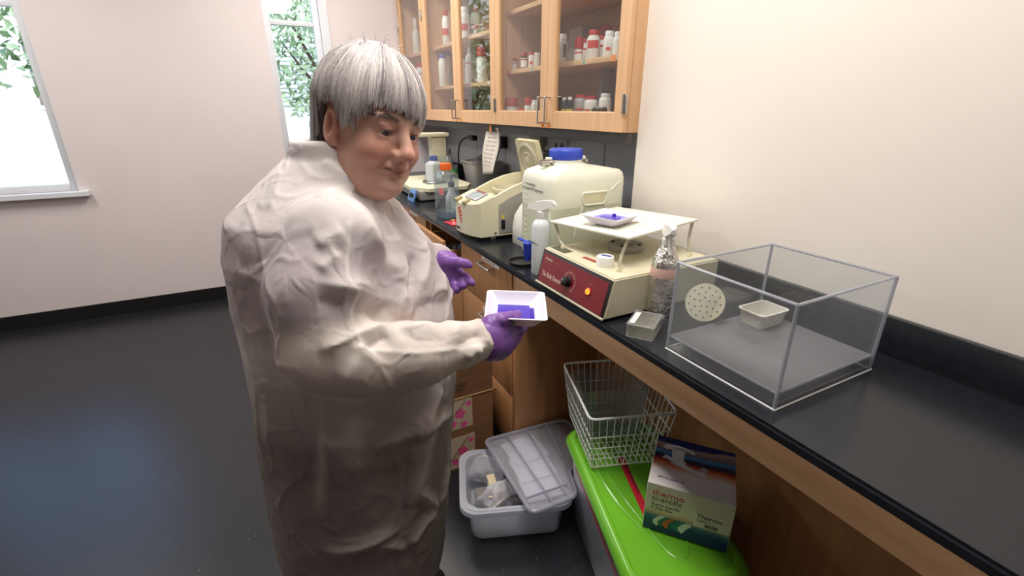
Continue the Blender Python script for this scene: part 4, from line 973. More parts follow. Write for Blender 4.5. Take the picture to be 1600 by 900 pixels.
# ------------------------------------------------------------------ small acrylic box
C0, C1, C2 = at(980, 525, Z=ZB), at(1016, 537, Z=ZB), at(1034, 506, Z=ZB)
ex = (C1 - C0); ey = (C2 - C1); ang = math.atan2(ey.y, ey.x)
cen = (C0 + C2) / 2
t = thing('small_acrylic_box', 'small clear acrylic box with a white label strip at the bench edge', 'box', (cen.x, cen.y, BZ), ang)
bw, bd, bh = .092, .064, .033
t.location = (cen.x - .012, cen.y - .008, BZ)
tk = .0022
g = G().box((-bw / 2, -bd / 2, 0), (bw / 2, bd / 2, tk)).box((-bw / 2, -bd / 2, tk), (bw / 2, -bd / 2 + tk, bh)).box((-bw / 2, bd / 2 - tk, tk), (bw / 2, bd / 2, bh)).box((-bw / 2, -bd / 2 + tk, tk), (-bw / 2 + tk, bd / 2 - tk, bh)).box((bw / 2 - tk, -bd / 2 + tk, tk), (bw / 2, bd / 2 - tk, bh))
M_ACR2 = mat('acrylic_small', (244, 244, 240), .05, kind='clear', trans=.86, rgb2=(240, 240, 236))
def open_box(w, d, h_, tk):
    o = [(-w / 2, -d / 2), (w / 2, -d / 2), (w / 2, d / 2), (-w / 2, d / 2)]; i = [(x - math.copysign(tk, x), y - math.copysign(tk, y)) for x, y in o]
    return G().loft([[(x, y, 0) for x, y in o], [(x, y, h_) for x, y in o], [(x, y, h_) for x, y in i], [(x, y, tk) for x, y in i]])
mesh_obj('base', open_box(bw, bd, bh, tk), M_ACR2, t, smooth=0)
ld_ = mesh_obj('lid', G().box((-bw / 2 - .003, -bd / 2 - .003, bh + .0005), (bw / 2 + .003, bd / 2 + .003, bh + .003), .0005), M_ACR2, t, smooth=0)
for k, (a, b) in enumerate((((-1, -1), (1, -1)), ((1, -1), (1, 1)), ((1, 1), (-1, 1)), ((-1, 1), (-1, -1)))):
    mesh_obj('edge', G().cyl((a[0] * bw / 2, a[1] * bd / 2, bh + .003), (b[0] * bw / 2, b[1] * bd / 2, bh + .003), .0011, 6), M_ACRED, t)
    mesh_obj('edge', G().cyl((a[0] * bw / 2, a[1] * bd / 2, 0.0012), (a[0] * bw / 2, a[1] * bd / 2, bh), .0011, 6), M_ACRED, t)
    mesh_obj('edge', G().cyl((a[0] * bw / 2, a[1] * bd / 2, .0012), (b[0] * bw / 2, b[1] * bd / 2, .0012), .0011, 6), M_ACRED, t)
mesh_obj('label_strip', G().box((-bw / 2 + .008, -bd / 2 + .004 + .045, bh + .0031), (bw / 2 - .012, -bd / 2 + .004 + .058, bh + .0036)), M_LABEL, ld_, smooth=0)
for sx in (-1, 1):
    mesh_obj('latch', G().box((bw / 2 - .008, sx * (bd / 2 + .003) - .004, bh - .006), (bw / 2 + .008, sx * (bd / 2 + .003) + .004, bh + .002), .001), M_ACR2, t)

# ------------------------------------------------------------------ large acrylic box
AX0, AX1, AY0, AY1, AH = .788, 1.115, .44, .722, .215
t = thing('large_acrylic_box', 'large clear acrylic box on the bench right of the foil wrapped bottle', 'box', ((AX0 + AX1) / 2, (AY0 + AY1) / 2, BZ))
W_, D_, = AX1 - AX0, AY1 - AY0
mesh_obj('walls', open_box(W_, D_, AH, .006), M_ACRYL, t, smooth=0)
mesh_obj('floor_plate', G().box((-W_ / 2 + .007, -D_ / 2 + .007, .030), (W_ / 2 - .007, D_ / 2 - .007, .036)), mat('acrylic_floor', (200, 196, 200), .1, kind='clear', trans=.55), t, smooth=0)
o_ = [(-1, -1), (1, -1), (1, 1), (-1, 1)]
for k in range(4):
    a, b = o_[k], o_[(k + 1) % 4]
    mesh_obj('edge', G().cyl((a[0] * (W_ / 2 - .003), a[1] * (D_ / 2 - .003), AH), (b[0] * (W_ / 2 - .003), b[1] * (D_ / 2 - .003), AH), .003, 6), M_ACRED, t)
    mesh_obj('edge', G().cyl((a[0] * W_ / 2, a[1] * D_ / 2, .001), (b[0] * W_ / 2, b[1] * D_ / 2, .001), .0018, 6), mat('white_edge', (236, 236, 236), .3), t)
    mesh_obj('edge', G().cyl((a[0] * (W_ / 2 - .003), a[1] * (D_ / 2 - .003), .002), (a[0] * (W_ / 2 - .003), a[1] * (D_ / 2 - .003), AH), .0035, 6), M_ACRED, t)
    mesh_obj('edge', G().cyl((a[0] * (W_ / 2 - .006), a[1] * (D_ / 2 - .006), .033), (b[0] * (W_ / 2 - .006), b[1] * (D_ / 2 - .006), .033), .003, 6), M_ACRED, t)
# perforated disc and tray inside
dc = at(1101, 476, X=.93)
t = thing('perforated_disc', 'cream perforated disc leaning inside the large acrylic box', 'disc', (dc.x, dc.y, BZ + .037))
nrm = Vector((-.80, -.32, .40)).normalized(); RD = nrm.to_track_quat('Z', 'Y').to_matrix()
rr_ = .047; dcz = BZ + .037 + rr_ * math.sqrt(1 - nrm.z ** 2) + .002
DCC = Vector((dc.x, dc.y, dcz))
mesh_obj('plate', G().lathe([(rr_, 0), (rr_ + .001, .002), (rr_, .004)], 40, DCC, RD), mat('cream_disc', (226, 218, 188), .5), t, True)
for (r_, n_) in ((.012, 5), (.025, 9), (.038, 13)):
    for k in range(n_):
        a = 2 * math.pi * k / n_ + r_ * 40; mesh_obj('hole', G().lathe([(.0024, 0), (.0022, .0003)], 8, DCC + RD @ Vector((r_ * math.cos(a), r_ * math.sin(a), .0041)), RD), mat('hole_shadow', (96, 88, 70), .8), t, True)
tag(mesh_obj('plastic_tray', G().loft([ring(.085, .06, .01, 0), ring(.095, .07, .012, .035), ring(.101, .076, .012, .035), ring(.101, .076, .012, .038), ring(.092, .067, .012, .038), ring(.083, .058, .01, .003)]), mat('offwhite_tray', (220, 216, 206), .5)), 'off white tray standing at the back of the large acrylic box', 'tray')
bpy.data.objects['plastic_tray'].location = (1.045, .665, BZ + .0365)

# ------------------------------------------------------------------ under the bench: cardboard box
M_CARD = mat('corrugated_cardboard', (138, 98, 64), .85, rgb2=(124, 86, 54), scale=8, stretch=(1, 1, 6), bump=.08, bscale=60)
M_CARDE = mat('cardboard_edge', (186, 146, 106), .9)
M_INKB = mat('box_ink', (64, 44, 30), .8)
t = thing('cardboard_box', 'open brown cardboard box with pink flowered stickers beside the drawers', 'box', (.56, 1.70, 0))
x0, x1, y0, y1, zt = .42, .712, 1.545, 1.86, .352
k_ = .005
o = [(x0, y0), (x1, y0), (x1, y1), (x0, y1)]; i_ = [(x0 + k_, y0 + k_), (x1 - k_, y0 + k_), (x1 - k_, y1 - k_), (x0 + k_, y1 - k_)]
mesh_obj('body', G().loft([[(x, y, 0) for x, y in o], [(x, y, zt) for x, y in o], [(x, y, zt) for x, y in i_], [(x, y, k_) for x, y in i_]]), M_CARD, t, True, 0)
fl = mesh_obj('flap', G().add([(x0, y0, zt + .001), (x1, y0, zt + .001), (x1 - .006, y0 - .015, zt + .205), (x0, y0 - .015, zt + .205), (x0, y0 + .004, zt + .001), (x1, y0 + .004, zt + .001), (x1 - .006, y0 - .011, zt + .205), (x0, y0 - .011, zt + .205)], [(0, 1, 2, 3), (7, 6, 5, 4), (0, 4, 5, 1), (1, 5, 6, 2), (2, 6, 7, 3), (3, 7, 4, 0)]), M_CARD, t, True, 0)
mesh_obj('flap', G().box((x0 - .004, y0 + .01, zt + .001), (x0, y1, zt + .14)), M_CARD, t, True, 0)
mesh_obj('flap', G().box((x1 + .001, y0 + .03, zt - .13), (x1 + .005, y1, zt - .001)), M_CARD, t, True, 0)
mesh_obj('crease', G().cyl((x0, y0 - .0015, zt), (x1, y0 - .0015, zt), .0025, 6), M_CARDE, t, True)
fu2 = (0, -.073, 1)
for wd_, py_ in (('THESE', 606.5), ('FIRST', 614.5)):
    q = at(711, py_, Y=y0 - .006); text(wd_, .0205, (q.x, y0 - .0008 - .073 * (q.z - zt), q.z), (1, 0, 0), fu2, M_INKB, fl, world=True, sx=.8)
M_STK = mat('sticker_cream', (196, 176, 150), .6, var=.05); M_PINK = mat('pink_blossom', (222, 84, 140), .6, var=.1)
for (a, b, c, d) in ((.46, .618, .205, .345), (.46, .625, .01, .165)):
    st = mesh_obj('sticker', G().box((a, y0 - .0012, c), (b, y0 - .0002, d)), M_STK, t, True, 0)
    for fx_, fz, r in ((.25, .75, .020), (.66, .52, .026), (.9, .8, .014), (.45, .22, .019), (.75, .12, .018), (.2, .4, .02)):
        P = [(a + (b - a) * fx_ + r * math.cos(q * math.pi / 15) * (.84 + .16 * math.cos(q * math.pi / 3)), 0, c + (d - c) * fz + r * math.sin(q * math.pi / 15) * (.84 + .16 * math.cos(q * math.pi / 3))) for q in range(30)]
        P = [(min(max(p[0], a), b), y0 - .0016, min(max(p[2], c), d)) for p in P]
        mesh_obj('blossom', G().add(P, [tuple(range(30))]), M_PINK, st, True, 0, fix=False)
    mesh_obj('branch', G().tube([(a + .03, y0 - .0015, c + .01), (a + .08, y0 - .0015, (c + d) / 2), (b - .03, y0 - .0015, d - .01)], .0012, 4), M_INKB, st, True)

# ------------------------------------------------------------------ clear bin with its loose lid
M_BIN = mat('frosted_bin', (236, 238, 246), .25, kind='frosted', trans=.34, var=.02)
A_ = math.radians(-21.0)
def loc2(c, e, px, py): return (c[0] + math.cos(e) * px - math.sin(e) * py, c[1] + math.sin(e) * px + math.cos(e) * py)
bc_ = loc2((.415, 1.168), A_, .195, .160)
t = thing('clear_storage_bin', 'low frosted storage bin on the floor beneath the drawers', 'bin', (bc_[0], bc_[1], 0), A_)
bw, bd, bh = .40, .325, .158
R_ = [ring(bw - .085, bd - .075, .04, .001), ring(bw - .075, bd - .065, .042, .008), ring(bw - .05, bd - .045, .046, bh - .03)]
def rimring(dw, z, dip=.0):
    out = []
    for x, y in rrect(bw + dw, bd + dw, .06, 8):
        # the flange widens and dips at the handle on the short sides
        out.append((x, y, z - (dip * math.exp(-(y / .05) ** 2) if abs(x) > bw * .42 else 0)))
    return out
R_ = [ring(bw - .085, bd - .075, .04, .001, 8), ring(bw - .075, bd - .065, .042, .008, 8), ring(bw - .05, bd - .045, .05, bh - .012, 8), rimring(-.035, bh - .004), rimring(-.005, bh - .004, .006), rimring(0, bh - .018, .006), rimring(.004, bh - .018, .006), rimring(.002, bh, .006), rimring(-.045, bh), ring(bw - .056, bd - .051, .048, bh - .014, 8), ring(bw - .082, bd - .072, .04, .011, 8)]
mesh_obj('tub', G().loft(R_), M_BIN, t)
mesh_obj('handle_hole', G().lathe([(.012, 0), (.012, .001)], 16, (-bw / 2 + .012, -.01, bh - .006)), mat('bin_catch', (150, 150, 156), .2), t)
mesh_obj('rim_ridge', G().tube(rimring(-.02, bh + .0015), .0022, 6, True), M_BIN, t)
# things lying in the bin
M_FILM = mat('crinkled_film', (246, 246, 250), .10, kind='clear', trans=.42, var=.04, bump=.6, bscale=60)
def crumple(name, cx, cy, z0, w, d, hgt, rz, m, label, seed, parts=()):
    t = thing(name, label, 'bag', (cx, cy, z0), rz)
    n = 18; P = []
    for i in range(n + 1):
        for j in range(n + 1):
            u, v = i / n, j / n; e = (math.sin(math.pi * u) * math.sin(math.pi * v)) ** .5
            x = (u - .5) * w; y = (v - .5) * d
            z = hgt * e + .020 * mnoise.noise(Vector((x * 30, y * 30, seed))) * (.4 + e) + .010 * abs(mnoise.noise(Vector((x * 70, y * 45, seed + 4))))
            P.append((x + .012 * mnoise.noise(Vector((u * 6, v * 6, seed + 9))), y + .012 * mnoise.noise(Vector((u * 6, v * 6, seed + 19))), max(z, .002)))
    g = G().add(P, [(i * (n + 1) + j, i * (n + 1) + j + 1, (i + 1) * (n + 1) + j + 1, (i + 1) * (n + 1) + j) for i in range(n) for j in range(n)])
    o = mesh_obj('film', g, m, t, smooth=20, fix=False); md = o.modifiers.new('t', 'SOLIDIFY'); md.thickness = .0005
    return t
q = at(755, 722, Z=.13)
crumple('plastic_bag', q.x + .015, q.y - .005, .06, .15, .10, .095, -.7, M_FILM, 'crinkled clear plastic bag at the left of the storage bin', 2.3)
q2 = at(790, 768, Z=.13)
tb = crumple('plastic_bag', q2.x - .015, q2.y + .03, .05, .14, .11, .105, .3, M_FILM, 'crumpled clear bag with small cream cards inside, by the loose lid', 7.7)
for k in range(5):
    mesh_obj('card', G().obox((-.01 + .012 * math.sin(k * 2), .005 + .016 * (k - 2), .05 + .009 * k), (.060, .030, .003), .2 * math.sin(k * 3), .0005, Matrix.Rotation(.25 * math.sin(k * 1.7), 3, 'X') @ Matrix.Rotation(.3 + .2 * k, 3, 'Z')), mat('cream_card', (214, 198, 166), .7, var=.1), tb, smooth=0)
mesh_obj('twist', G().tube(smoothpath([(-.06, -.04, .05), (-.02, -.05, .07), (.03, -.055, .06), (.06, -.05, .03)], 4), .006, 6), mat('foil_silver', (220, 214, 206), .15, .9, bump=.5), tb)
q = at(745, 745, Z=.03)
t = thing('paper_stack', 'stack of grey paper envelopes in the bottom of the storage bin', 'paper', (bc_[0] - .02, bc_[1] - .01, .0125), A_)
for k in range(4): mesh_obj('envelope', G().obox((.0, 0, .004 + .0085 * k), (.25, .19, .007), .06 * math.sin(k * 2.2), .001), mat('grey_paper', (150, 144, 138), .8, var=.08), t, smooth=0)
# loose lid
M_LID = mat('frosted_lid', (240, 240, 246), .22, kind='frosted', trans=.72, var=.03, scale=8)
M_LIDE = mat('lid_rim', (190, 190, 204), .2, kind='frosted', trans=.2)
lp = [(.612, 1.035), (.796, 1.030), (.840, 1.152), (.985, 1.107), (.985, 1.398), (.617, 1.430)]
def roundpoly(P, r, k=4):
    out = []
    for i in range(len(P)):
        p0, p1, p2 = Vector(P[i - 1]), Vector(P[i]), Vector(P[(i + 1) % len(P)])
        a = p1 + (p0 - p1).normalized() * r; b = p1 + (p2 - p1).normalized() * r
        for s in range(k + 1):
            u = s / k; out.append(tuple(a * (1 - u) ** 2 + p1 * 2 * u * (1 - u) + b * u * u))
    return out
rp = roundpoly(lp, .03)
cxl, cyl_ = .77, 1.24
zl = lambda x, y: .192 + (y - 1.03) * .05
def lring(s, dz): return [(cxl + (x - cxl) * s, cyl_ + (y - cyl_) * s, zl(x, y) + dz) for x, y in rp]
t = thing('bin_lid', 'frosted clear bin lid lying loose across the storage bin', 'lid', (cxl, cyl_, .16))
mesh_obj('panel', G().loft([lring(1.0, -.012), lring(1.0, .002), lring(.985, .004), lring(.955, .004), lring(.945, -.003), lring(.945, -.0055), lring(.975, -.004), lring(.985, -.012)]), M_LID, t, True, 30)
mesh_obj('rim', G().tube([Vector(p) for p in lring(1.0, -.004)], .0042, 6, True), M_LIDE, t, True)
for k, (a, b) in enumerate((((.70, 1.04), (.71, 1.415)), ((.76, 1.04), (.80, 1.40)), ((.845, 1.21), (.89, 1.40)), ((.63, 1.10), (.79, 1.09)))):
    mesh_obj('ridge', G().tube([(a[0], a[1], zl(*a) - .002), (b[0], b[1], zl(*b) - .002)], .0035, 6), M_LIDE, t, True)
for k in range(3):
    tag(mesh_obj('paper_sheet', G().obox((.722 + .016 * k, 1.15 + .095 * k, .166 + .005 * k), (.15, .12 + .01 * k, .0008), .08 * k - .16), mat('white_paper', (242, 240, 240), .8)), ['white paper sheet under the loose lid, nearest the bag', 'white paper sheet in the middle under the loose lid', 'white paper sheet at the far end under the loose lid'][k], 'paper', 'paper sheets under the loose lid')

# ------------------------------------------------------------------ tote with green lid
M_GREEN = mat('green_plastic', (112, 184, 44), .30, var=.05, scale=8, coat=.2)
M_TOTE = mat('tote_body', (196, 200, 212), .35, kind='frosted', trans=.25, var=.02)
M_RTAPE = mat('red_tape', (204, 30, 56), .5, var=.08)
e2 = Vector((.316, .949)); e1 = Vector((.949, -.316)); FL = Vector((.822, 1.178))
Wt, Lt = .335, .64
tc_ = FL + e1 * (Wt / 2) - e2 * (Lt / 2); at_ang = math.atan2(e1.y, e1.x)
ZT = .368
t = thing('green_lidded_tote', 'frosted storage tote with bright green lid under the bench', 'tote', (tc_.x, tc_.y, 0), at_ang)
mesh_obj('body', G().loft([ring(Wt - .09, Lt - .09, .05, .001, 6), ring(Wt - .08, Lt - .08, .05, .01, 6), ring(Wt - .035, Lt - .035, .05, ZT - .03, 6), ring(Wt - .045, Lt - .045, .05, ZT - .03, 6), ring(Wt - .09, Lt - .09, .05, .013, 6)]), M_TOTE, t)
lid = mesh_obj('lid', G().loft([ring(Wt - .02, Lt - .02, .05, ZT - .032, 7), ring(Wt, Lt, .055, ZT - .034, 7), ring(Wt + .002, Lt + .002, .055, ZT - .026, 7), ring(Wt - .02, Lt - .02, .052, ZT - .004, 7), ring(Wt - .034, Lt - .034, .05, ZT, 7), ring(Wt - .052, Lt - .052, .045, ZT, 7), ring(Wt - .062, Lt - .062, .042, ZT - .005, 7)]), M_GREEN, t)
def curve_ridge(pts, r0=.006): return G().tube(smoothpath([(x, y, ZT - .005) for x, y in pts], 6), [max(.002, r0 * math.sin(math.pi * (.08 + .84 * k / (len(pts) * 6 - 6)))) for k in range(len(pts) * 6 - 5)], 8)
for sgn in (-1, 1):
    mesh_obj('ridge', curve_ridge([(sgn * -.118, .17), (sgn * -.112, .05), (sgn * -.095, -.06), (sgn * -.062, -.15)], .007), M_GREEN, lid)
    mesh_obj('ridge', curve_ridge([(sgn * -.09, .12), (sgn * -.078, 0.0), (sgn * -.055, -.12), (sgn * -.03, -.22), (0, -.25)], .005), M_GREEN, lid)
a, b = at(974, 722, Z=ZT), at(1010, 800, Z=ZT)
def tot(p): return bpy.data.objects['green_lidded_tote'].matrix_basis.inverted() @ Vector(p)
a = tot((a.x, a.y, ZT)); b = tot((b.x, b.y, ZT)); d = (b - a); L_ = d.length; an = math.atan2(d.y, d.x); c = (a + b) / 2
tpz = ZT - .0048
tp_ = mesh_obj('red_tape', G().obox((c.x, c.y, tpz + .0008), (L_ * 1.3, .022, .0012), an), M_RTAPE, t, smooth=0)
text('IN THIS GREEN BOX', .013, (c.x - math.cos(an) * L_ * .45 - math.sin(an + math.pi) * .0, c.y - math.sin(an) * L_ * .45 - .003, tpz + .0016), (math.cos(an), math.sin(an), 0), (-math.sin(an), math.cos(an), 0), M_INK, tp_)
# red tape on the long side of the body
P = []
for u in (0, 1):
    yy = .20 - .50 * u
    for zz in (.285 - .03 * u, .300 - .03 * u):
        xx = -(Wt - .09) / 2 - .0285 * ((zz - .01) / (ZT - .04)) - .0065
        P.append((xx, yy, zz))
mesh_obj('red_tape', G().add(P, [(0, 1, 3, 2)]), M_RTAPE, t, smooth=0, fix=False)
mesh_obj('contents', G().loft([ring(Wt - .12, Lt - .14, .04, .02), ring(Wt - .10, Lt - .12, .04, .22)]), mat('pale_contents', (216, 212, 206), .7, var=.1, scale=8), t)

# ------------------------------------------------------------------ wire basket
NL, FLk, NR = Vector((.743, .94)), Vector((.872, 1.251)), Vector((1.003, .847))
u1 = (NR - NL); u2 = (FLk - NL); bc2 = NL + u1 / 2 + u2 / 2; ang2 = math.atan2(u1.y, u1.x)
BWx, BDy = u1.length, u2.length; ZK0, ZK1 = ZT + .0062, .580
t = thing('wire_basket', 'white wire basket standing on the green tote lid', 'basket', (bc2.x, bc2.y, ZK0), ang2)
M_WIRE = mat('white_coated_wire', (226, 226, 222), .35, var=.02)
H_ = ZK1 - ZK0
def bpos(s, tt, z):   # s, tt in -1..1 ; the basket narrows downwards
    k = .82 + .18 * (z / H_); return Vector((s * BWx / 2 * k, tt * BDy / 2 * (.84 + .16 * z / H_), z))
mesh_obj('rim', G().tube([(x, y, H_) for x, y in rrect(BWx, BDy, .02, 4)], .0042, 8, True), M_WIRE, t)
for side in range(4):
    g = G()
    n = 11 if side in (0, 2) else 12
    def sp(u, z): return bpos(u, -1, z) if side == 0 else bpos(1, u, z) if side == 1 else bpos(-u, 1, z) if side == 2 else bpos(-1, -u, z)
    for k in range(n + 1):
        u = -.96 + 1.92 * k / n; g.tube([sp(u, H_ - .002), sp(u, .004)], .0017, 5)
    for z in (.004, .04, .085, .13): g.tube([sp(-1, z), sp(1, z)], .0019, 5)
    o = mesh_obj('side_grid', g, M_WIRE, t); o['kind'] = 'stuff'
g = G()
for k in range(14):
    u = -.96 + 1.92 * k / 13; g.tube([bpos(u, -1, .003), bpos(u, 1, .003)], .0016, 5)
for k in range(6):
    u = -.96 + 1.92 * k / 5; g.tube([bpos(-1, u, .0), bpos(1, u, .0)], .0018, 5)
o = mesh_obj('bottom_grid', g, M_WIRE, t); o['kind'] = 'stuff'
# clear tray nested in the basket
t = thing('clear_tray', 'clear plastic tray nested against the far side of the wire basket', 'tray', (bc2.x, bc2.y, ZK0 + .006), ang2)
kx, ky = BWx * .78, BDy * .40
yo = BDy * .18
R_ = [ring(kx * .95, ky, .012, 0, 4, 0, yo), ring(kx * 1.04, ky * 1.12, .014, H_ - .02, 4, 0, yo), ring(kx * 1.07, ky * 1.16, .014, H_ - .02, 4, 0, yo), ring(kx * 1.07, ky * 1.16, .014, H_ - .017, 4, 0, yo), ring(kx * 1.03, ky * 1.10, .013, H_ - .017, 4, 0, yo), ring(kx * .935, ky * .98, .011, .003, 4, 0, yo)]
mesh_obj('tray', G().loft(R_), M_CLEAR, t, smooth=30)

# ------------------------------------------------------------------ pipette filler carton
Bn, dpt, wid_ = Vector((.776, .712)), .209, .215
f1 = Vector((.63, -.777)); f2 = Vector((.777, .63))
pz0, pz1 = ZT + .0005, .525
M_ = Matrix(((f1.x, f2.x, 0, Bn.x), (f1.y, f2.y, 0, Bn.y), (0, 0, 1, pz0), (0, 0, 0, 1)))   # x along front edge, y into depth, z up
pH = pz1 - pz0
t = thing('pipette_filler_carton', 'white and navy carton with a pipette filler picture on the green lid', 'box', (Bn.x, Bn.y, pz0), math.atan2(f1.y, f1.x))
def printmat(name, stops, axis, noise_amt=.0):
    m = bpy.data.materials.new(name); m.use_nodes = True; MATS[name] = m; N = m.node_tree.nodes; L = m.node_tree.links; N.clear()
    out = N.new('ShaderNodeOutputMaterial'); bs = N.new('ShaderNodeBsdfPrincipled'); bs.inputs['Roughness'].default_value = .3
    tc = N.new('ShaderNodeTexCoord'); sp = N.new('ShaderNodeSeparateXYZ'); nz = N.new('ShaderNodeTexNoise'); nz.inputs['Scale'].default_value = 7; nz.inputs['Detail'].default_value = 1
    ad = N.new('ShaderNodeMath'); ad.operation = 'MULTIPLY_ADD'; ad.inputs[1].default_value = noise_amt
    L.new(tc.outputs['Object'], sp.inputs[0]); L.new(tc.outputs['Object'], nz.inputs['Vector'])
    L.new(nz.outputs[0], ad.inputs[0]); L.new(sp.outputs[axis], ad.inputs[2])
    mr = N.new('ShaderNodeMapRange'); mr.inputs[1].default_value = stops[0][0] + noise_amt * .5; mr.inputs[2].default_value = stops[-1][0] + noise_amt * .5; L.new(ad.outputs[0], mr.inputs[0])
    rp = N.new('ShaderNodeValToRGB'); L.new(mr.outputs[0], rp.inputs[0]); el = rp.color_ramp.elements
    while len(el) > 1: el.remove(el[-1])
    lo, hi = stops[0][0], stops[-1][0]
    el[0].position = 0; el[0].color = (*lin(stops[0][1]), 1)
    for p, c in stops[1:]:
        e = el.new((p - lo) / (hi - lo)); e.color = (*lin(c), 1)
    L.new(rp.outputs[0], bs.inputs['Base Color']); L.new(bs.outputs[0], out.inputs[0]); return m
mesh_obj('carton', G().box((0, 0, 0), (wid_, dpt, pH), .001), mat('carton_white', (226, 222, 216), .45), t)
tm = printmat('carton_top_print', [(0, (236, 232, 230)), (.06, (236, 230, 228)), (.075, (226, 168, 140)), (.095, (196, 80, 50)), (.108, (60, 40, 50)), (.122, (40, 52, 82)), (.138, (70, 140, 196)), (.152, (104, 92, 100)), (.18, (170, 140, 130)), (.186, (26, 40, 100)), (.21, (20, 34, 92))], 1, .05)
tp_ = mesh_obj('top_print', G().box((.002, .002, pH), (wid_ - .001, dpt - .001, pH + .0004)), tm, t, smooth=0)
fm = printmat('carton_front_print', [(0, (22, 44, 92)), (.035, (28, 58, 108)), (.052, (70, 110, 140)), (.066, (214, 180, 160)), (.08, (222, 216, 196)), (.16, (222, 216, 198))], 2, .02)
fp_ = mesh_obj('front_print', G().box((.002, -.0004, .001), (wid_ - .001, 0, pH - .001)), fm, t, smooth=0)
M_TRED = mat('brand_red', (196, 72, 48), .5); M_TGRY = mat('brand_grey', (96, 94, 92), .5); M_TDRK = mat('brand_dark', (54, 52, 50), .5)
XF3, ZF3 = (1, 0, 0), (0, 0, 1)
text('thermo', .027, (.015, -.0005, .121), XF3, ZF3, M_TRED, fp_); text('scientific', .024, (.015, -.0005, .103), XF3, ZF3, M_TGRY, fp_, sx=.92)
text('Thermo Scientific', .0125, (.015, -.0005, .087), XF3, ZF3, M_TDRK, fp_, sx=.82); text('S1 Pipet Filler', .0125, (.015, -.0005, .075), XF3, ZF3, M_TDRK, fp_, sx=.82)
text('S1 PIPET FILLER', .010, (.088, .034, pH + .0005), (-1, 0, 0), (0, -1, 0), mat('print_navy', (40, 50, 110), .5), tp_)
lb = mesh_obj('address_label', G().box((.125, -.0009, .058), (wid_ - .004, -.0004, .105)), mat('label_white', (226, 222, 206), .6), t, smooth=0)
text('Thermo', .019, (.130, -.001, .088), XF3, ZF3, M_TDRK, lb)
text('SCIENTIFIC S1', .006, (.130, -.001, .078), XF3, ZF3, M_TGRY, lb)
g = G()
random.seed(3); xx = .152
while xx < .185:
    w0 = random.choice((.0006, .0012, .0018)); g.box((xx, -.0011, .062), (xx + w0, -.0009, .073)); xx += w0 + random.choice((.0006, .001))
mesh_obj('barcode', g, M_INK, lb, smooth=0)['kind'] = 'stuff'
# printed row of pipette fillers on the front
cols_ = [(206, 210, 206), (40, 104, 96), (196, 92, 44), (36, 96, 110), (40, 120, 110), (214, 220, 216)]
for k in range(6):
    ox = .028 + k * .013; mm_ = mat('print_filler_%d' % k if False else 'filler_print_' + 'abcdef'[k], cols_[k], .5)
    poly = [(0, .020), (.010, .014), (.013, .018), (.022, .034), (.034, .046), (.030, .054), (.014, .050), (.004, .040), (-.004, .030)]
    mesh_obj('filler_picture', G().prism([(ox + x * .85, y + .004) for x, y in poly], 0, .0003, Matrix.Translation((0, -.0004 - .0001 * k, 0)) @ Matrix.Rotation(math.pi / 2, 4, 'X')), mm_, fp_, smooth=0)
M_GUN1 = mat('gun_light', (222, 222, 226), .5); M_GUN2 = mat('gun_mid', (176, 176, 184), .5); M_GUN3 = mat('gun_navy', (40, 48, 100), .5)
def flat(poly, z, m, nm): return mesh_obj(nm, G().prism(poly, pH + z, pH + z + .0002), m, tp_, smooth=0)
flat([(.020, .160), (.030, .175), (.055, .180), (.085, .176), (.105, .166), (.108, .154), (.095, .158), (.082, .160), (.080, .118), (.088, .112), (.084, .104), (.050, .112), (.046, .156), (.028, .152)], .0005, M_GUN1, 'picture_grip')
flat([(.048, .166), (.075, .172), (.100, .162), (.098, .156), (.070, .160), (.050, .158)], .0008, M_GUN2, 'picture_grip_shade')
flat([(.024, .112), (.032, .126), (.052, .120), (.110, .092), (.138, .090), (.142, .078), (.132, .070), (.098, .080), (.050, .098)], .0008, M_GUN1, 'picture_barrel')
flat([(.120, .098), (.132, .112), (.146, .106), (.142, .090)], .0011, M_GUN2, 'picture_nose')
flat([(.030, .112), (.048, .104), (.050, .099), (.032, .106)], .0011, M_GUN3, 'picture_stripe')

# ------------------------------------------------------------------ the person
# modelled in a frame turned with the person: x = the way the body faces, y = to the person's left, z = up
PB = np.array((-.37, .98, 0.))           # where the person stands, in that frame
def to_world(p): return (p[0] * math.cos(YAW) + p[1] * math.sin(YAW), -p[0] * math.sin(YAW) + p[1] * math.cos(YAW), p[2])
PW = to_world(PB)
person = thing('person', 'person with short grey hair in a white gown and violet gloves', 'person', PW, -YAW)
def L(v): return np.asarray(v) - PB

# ---- gown
M_GOWN = mat('white_nonwoven_gown', (255, 255, 255), .78, var=.03, scale=40, bump=.10, bscale=900, vcol=True, spec=.2, crumple=.34)
zz = [.20, .27, .45, .65, .85, 1.0, 1.09, 1.18, 1.25, 1.30, 1.36, 1.45]
cR = [-.395, -.395, -.39, -.378, -.362, -.360, -.368, -.388, -.402, -.395, -.362, -.335]
aR = [.195, .198, .218, .222, .226, .224, .220, .200, .165, .115, .080, .075]
bR = [.245, .245, .248, .250, .250, .240, .230, .220, .195, .150, .092, .080]
SH_R, EL_R, EL2, FO_R, WR_R = php(520, 372, .820), php(506, 545, .745), php(560, 560, .745), php(655, 552, .785), php(752, 530, .835)
CU_R = WR_R + np.array((.010, .004, 0))
SH_L, EL_L, WR_L = np.array((-.41, 1.165, 1.235)), np.array((-.36, 1.25, 1.02)), php(684, 408, 1.10)
NP1, NP2, NP3 = php(488, 204, .91), php(602, 302, .885), php(655, 318, .98)
NPN = np.cross(NP2 - NP1, NP3 - NP1); NPN /= np.linalg.norm(NPN); NPN = NPN if NPN[2] > 0 else -NPN
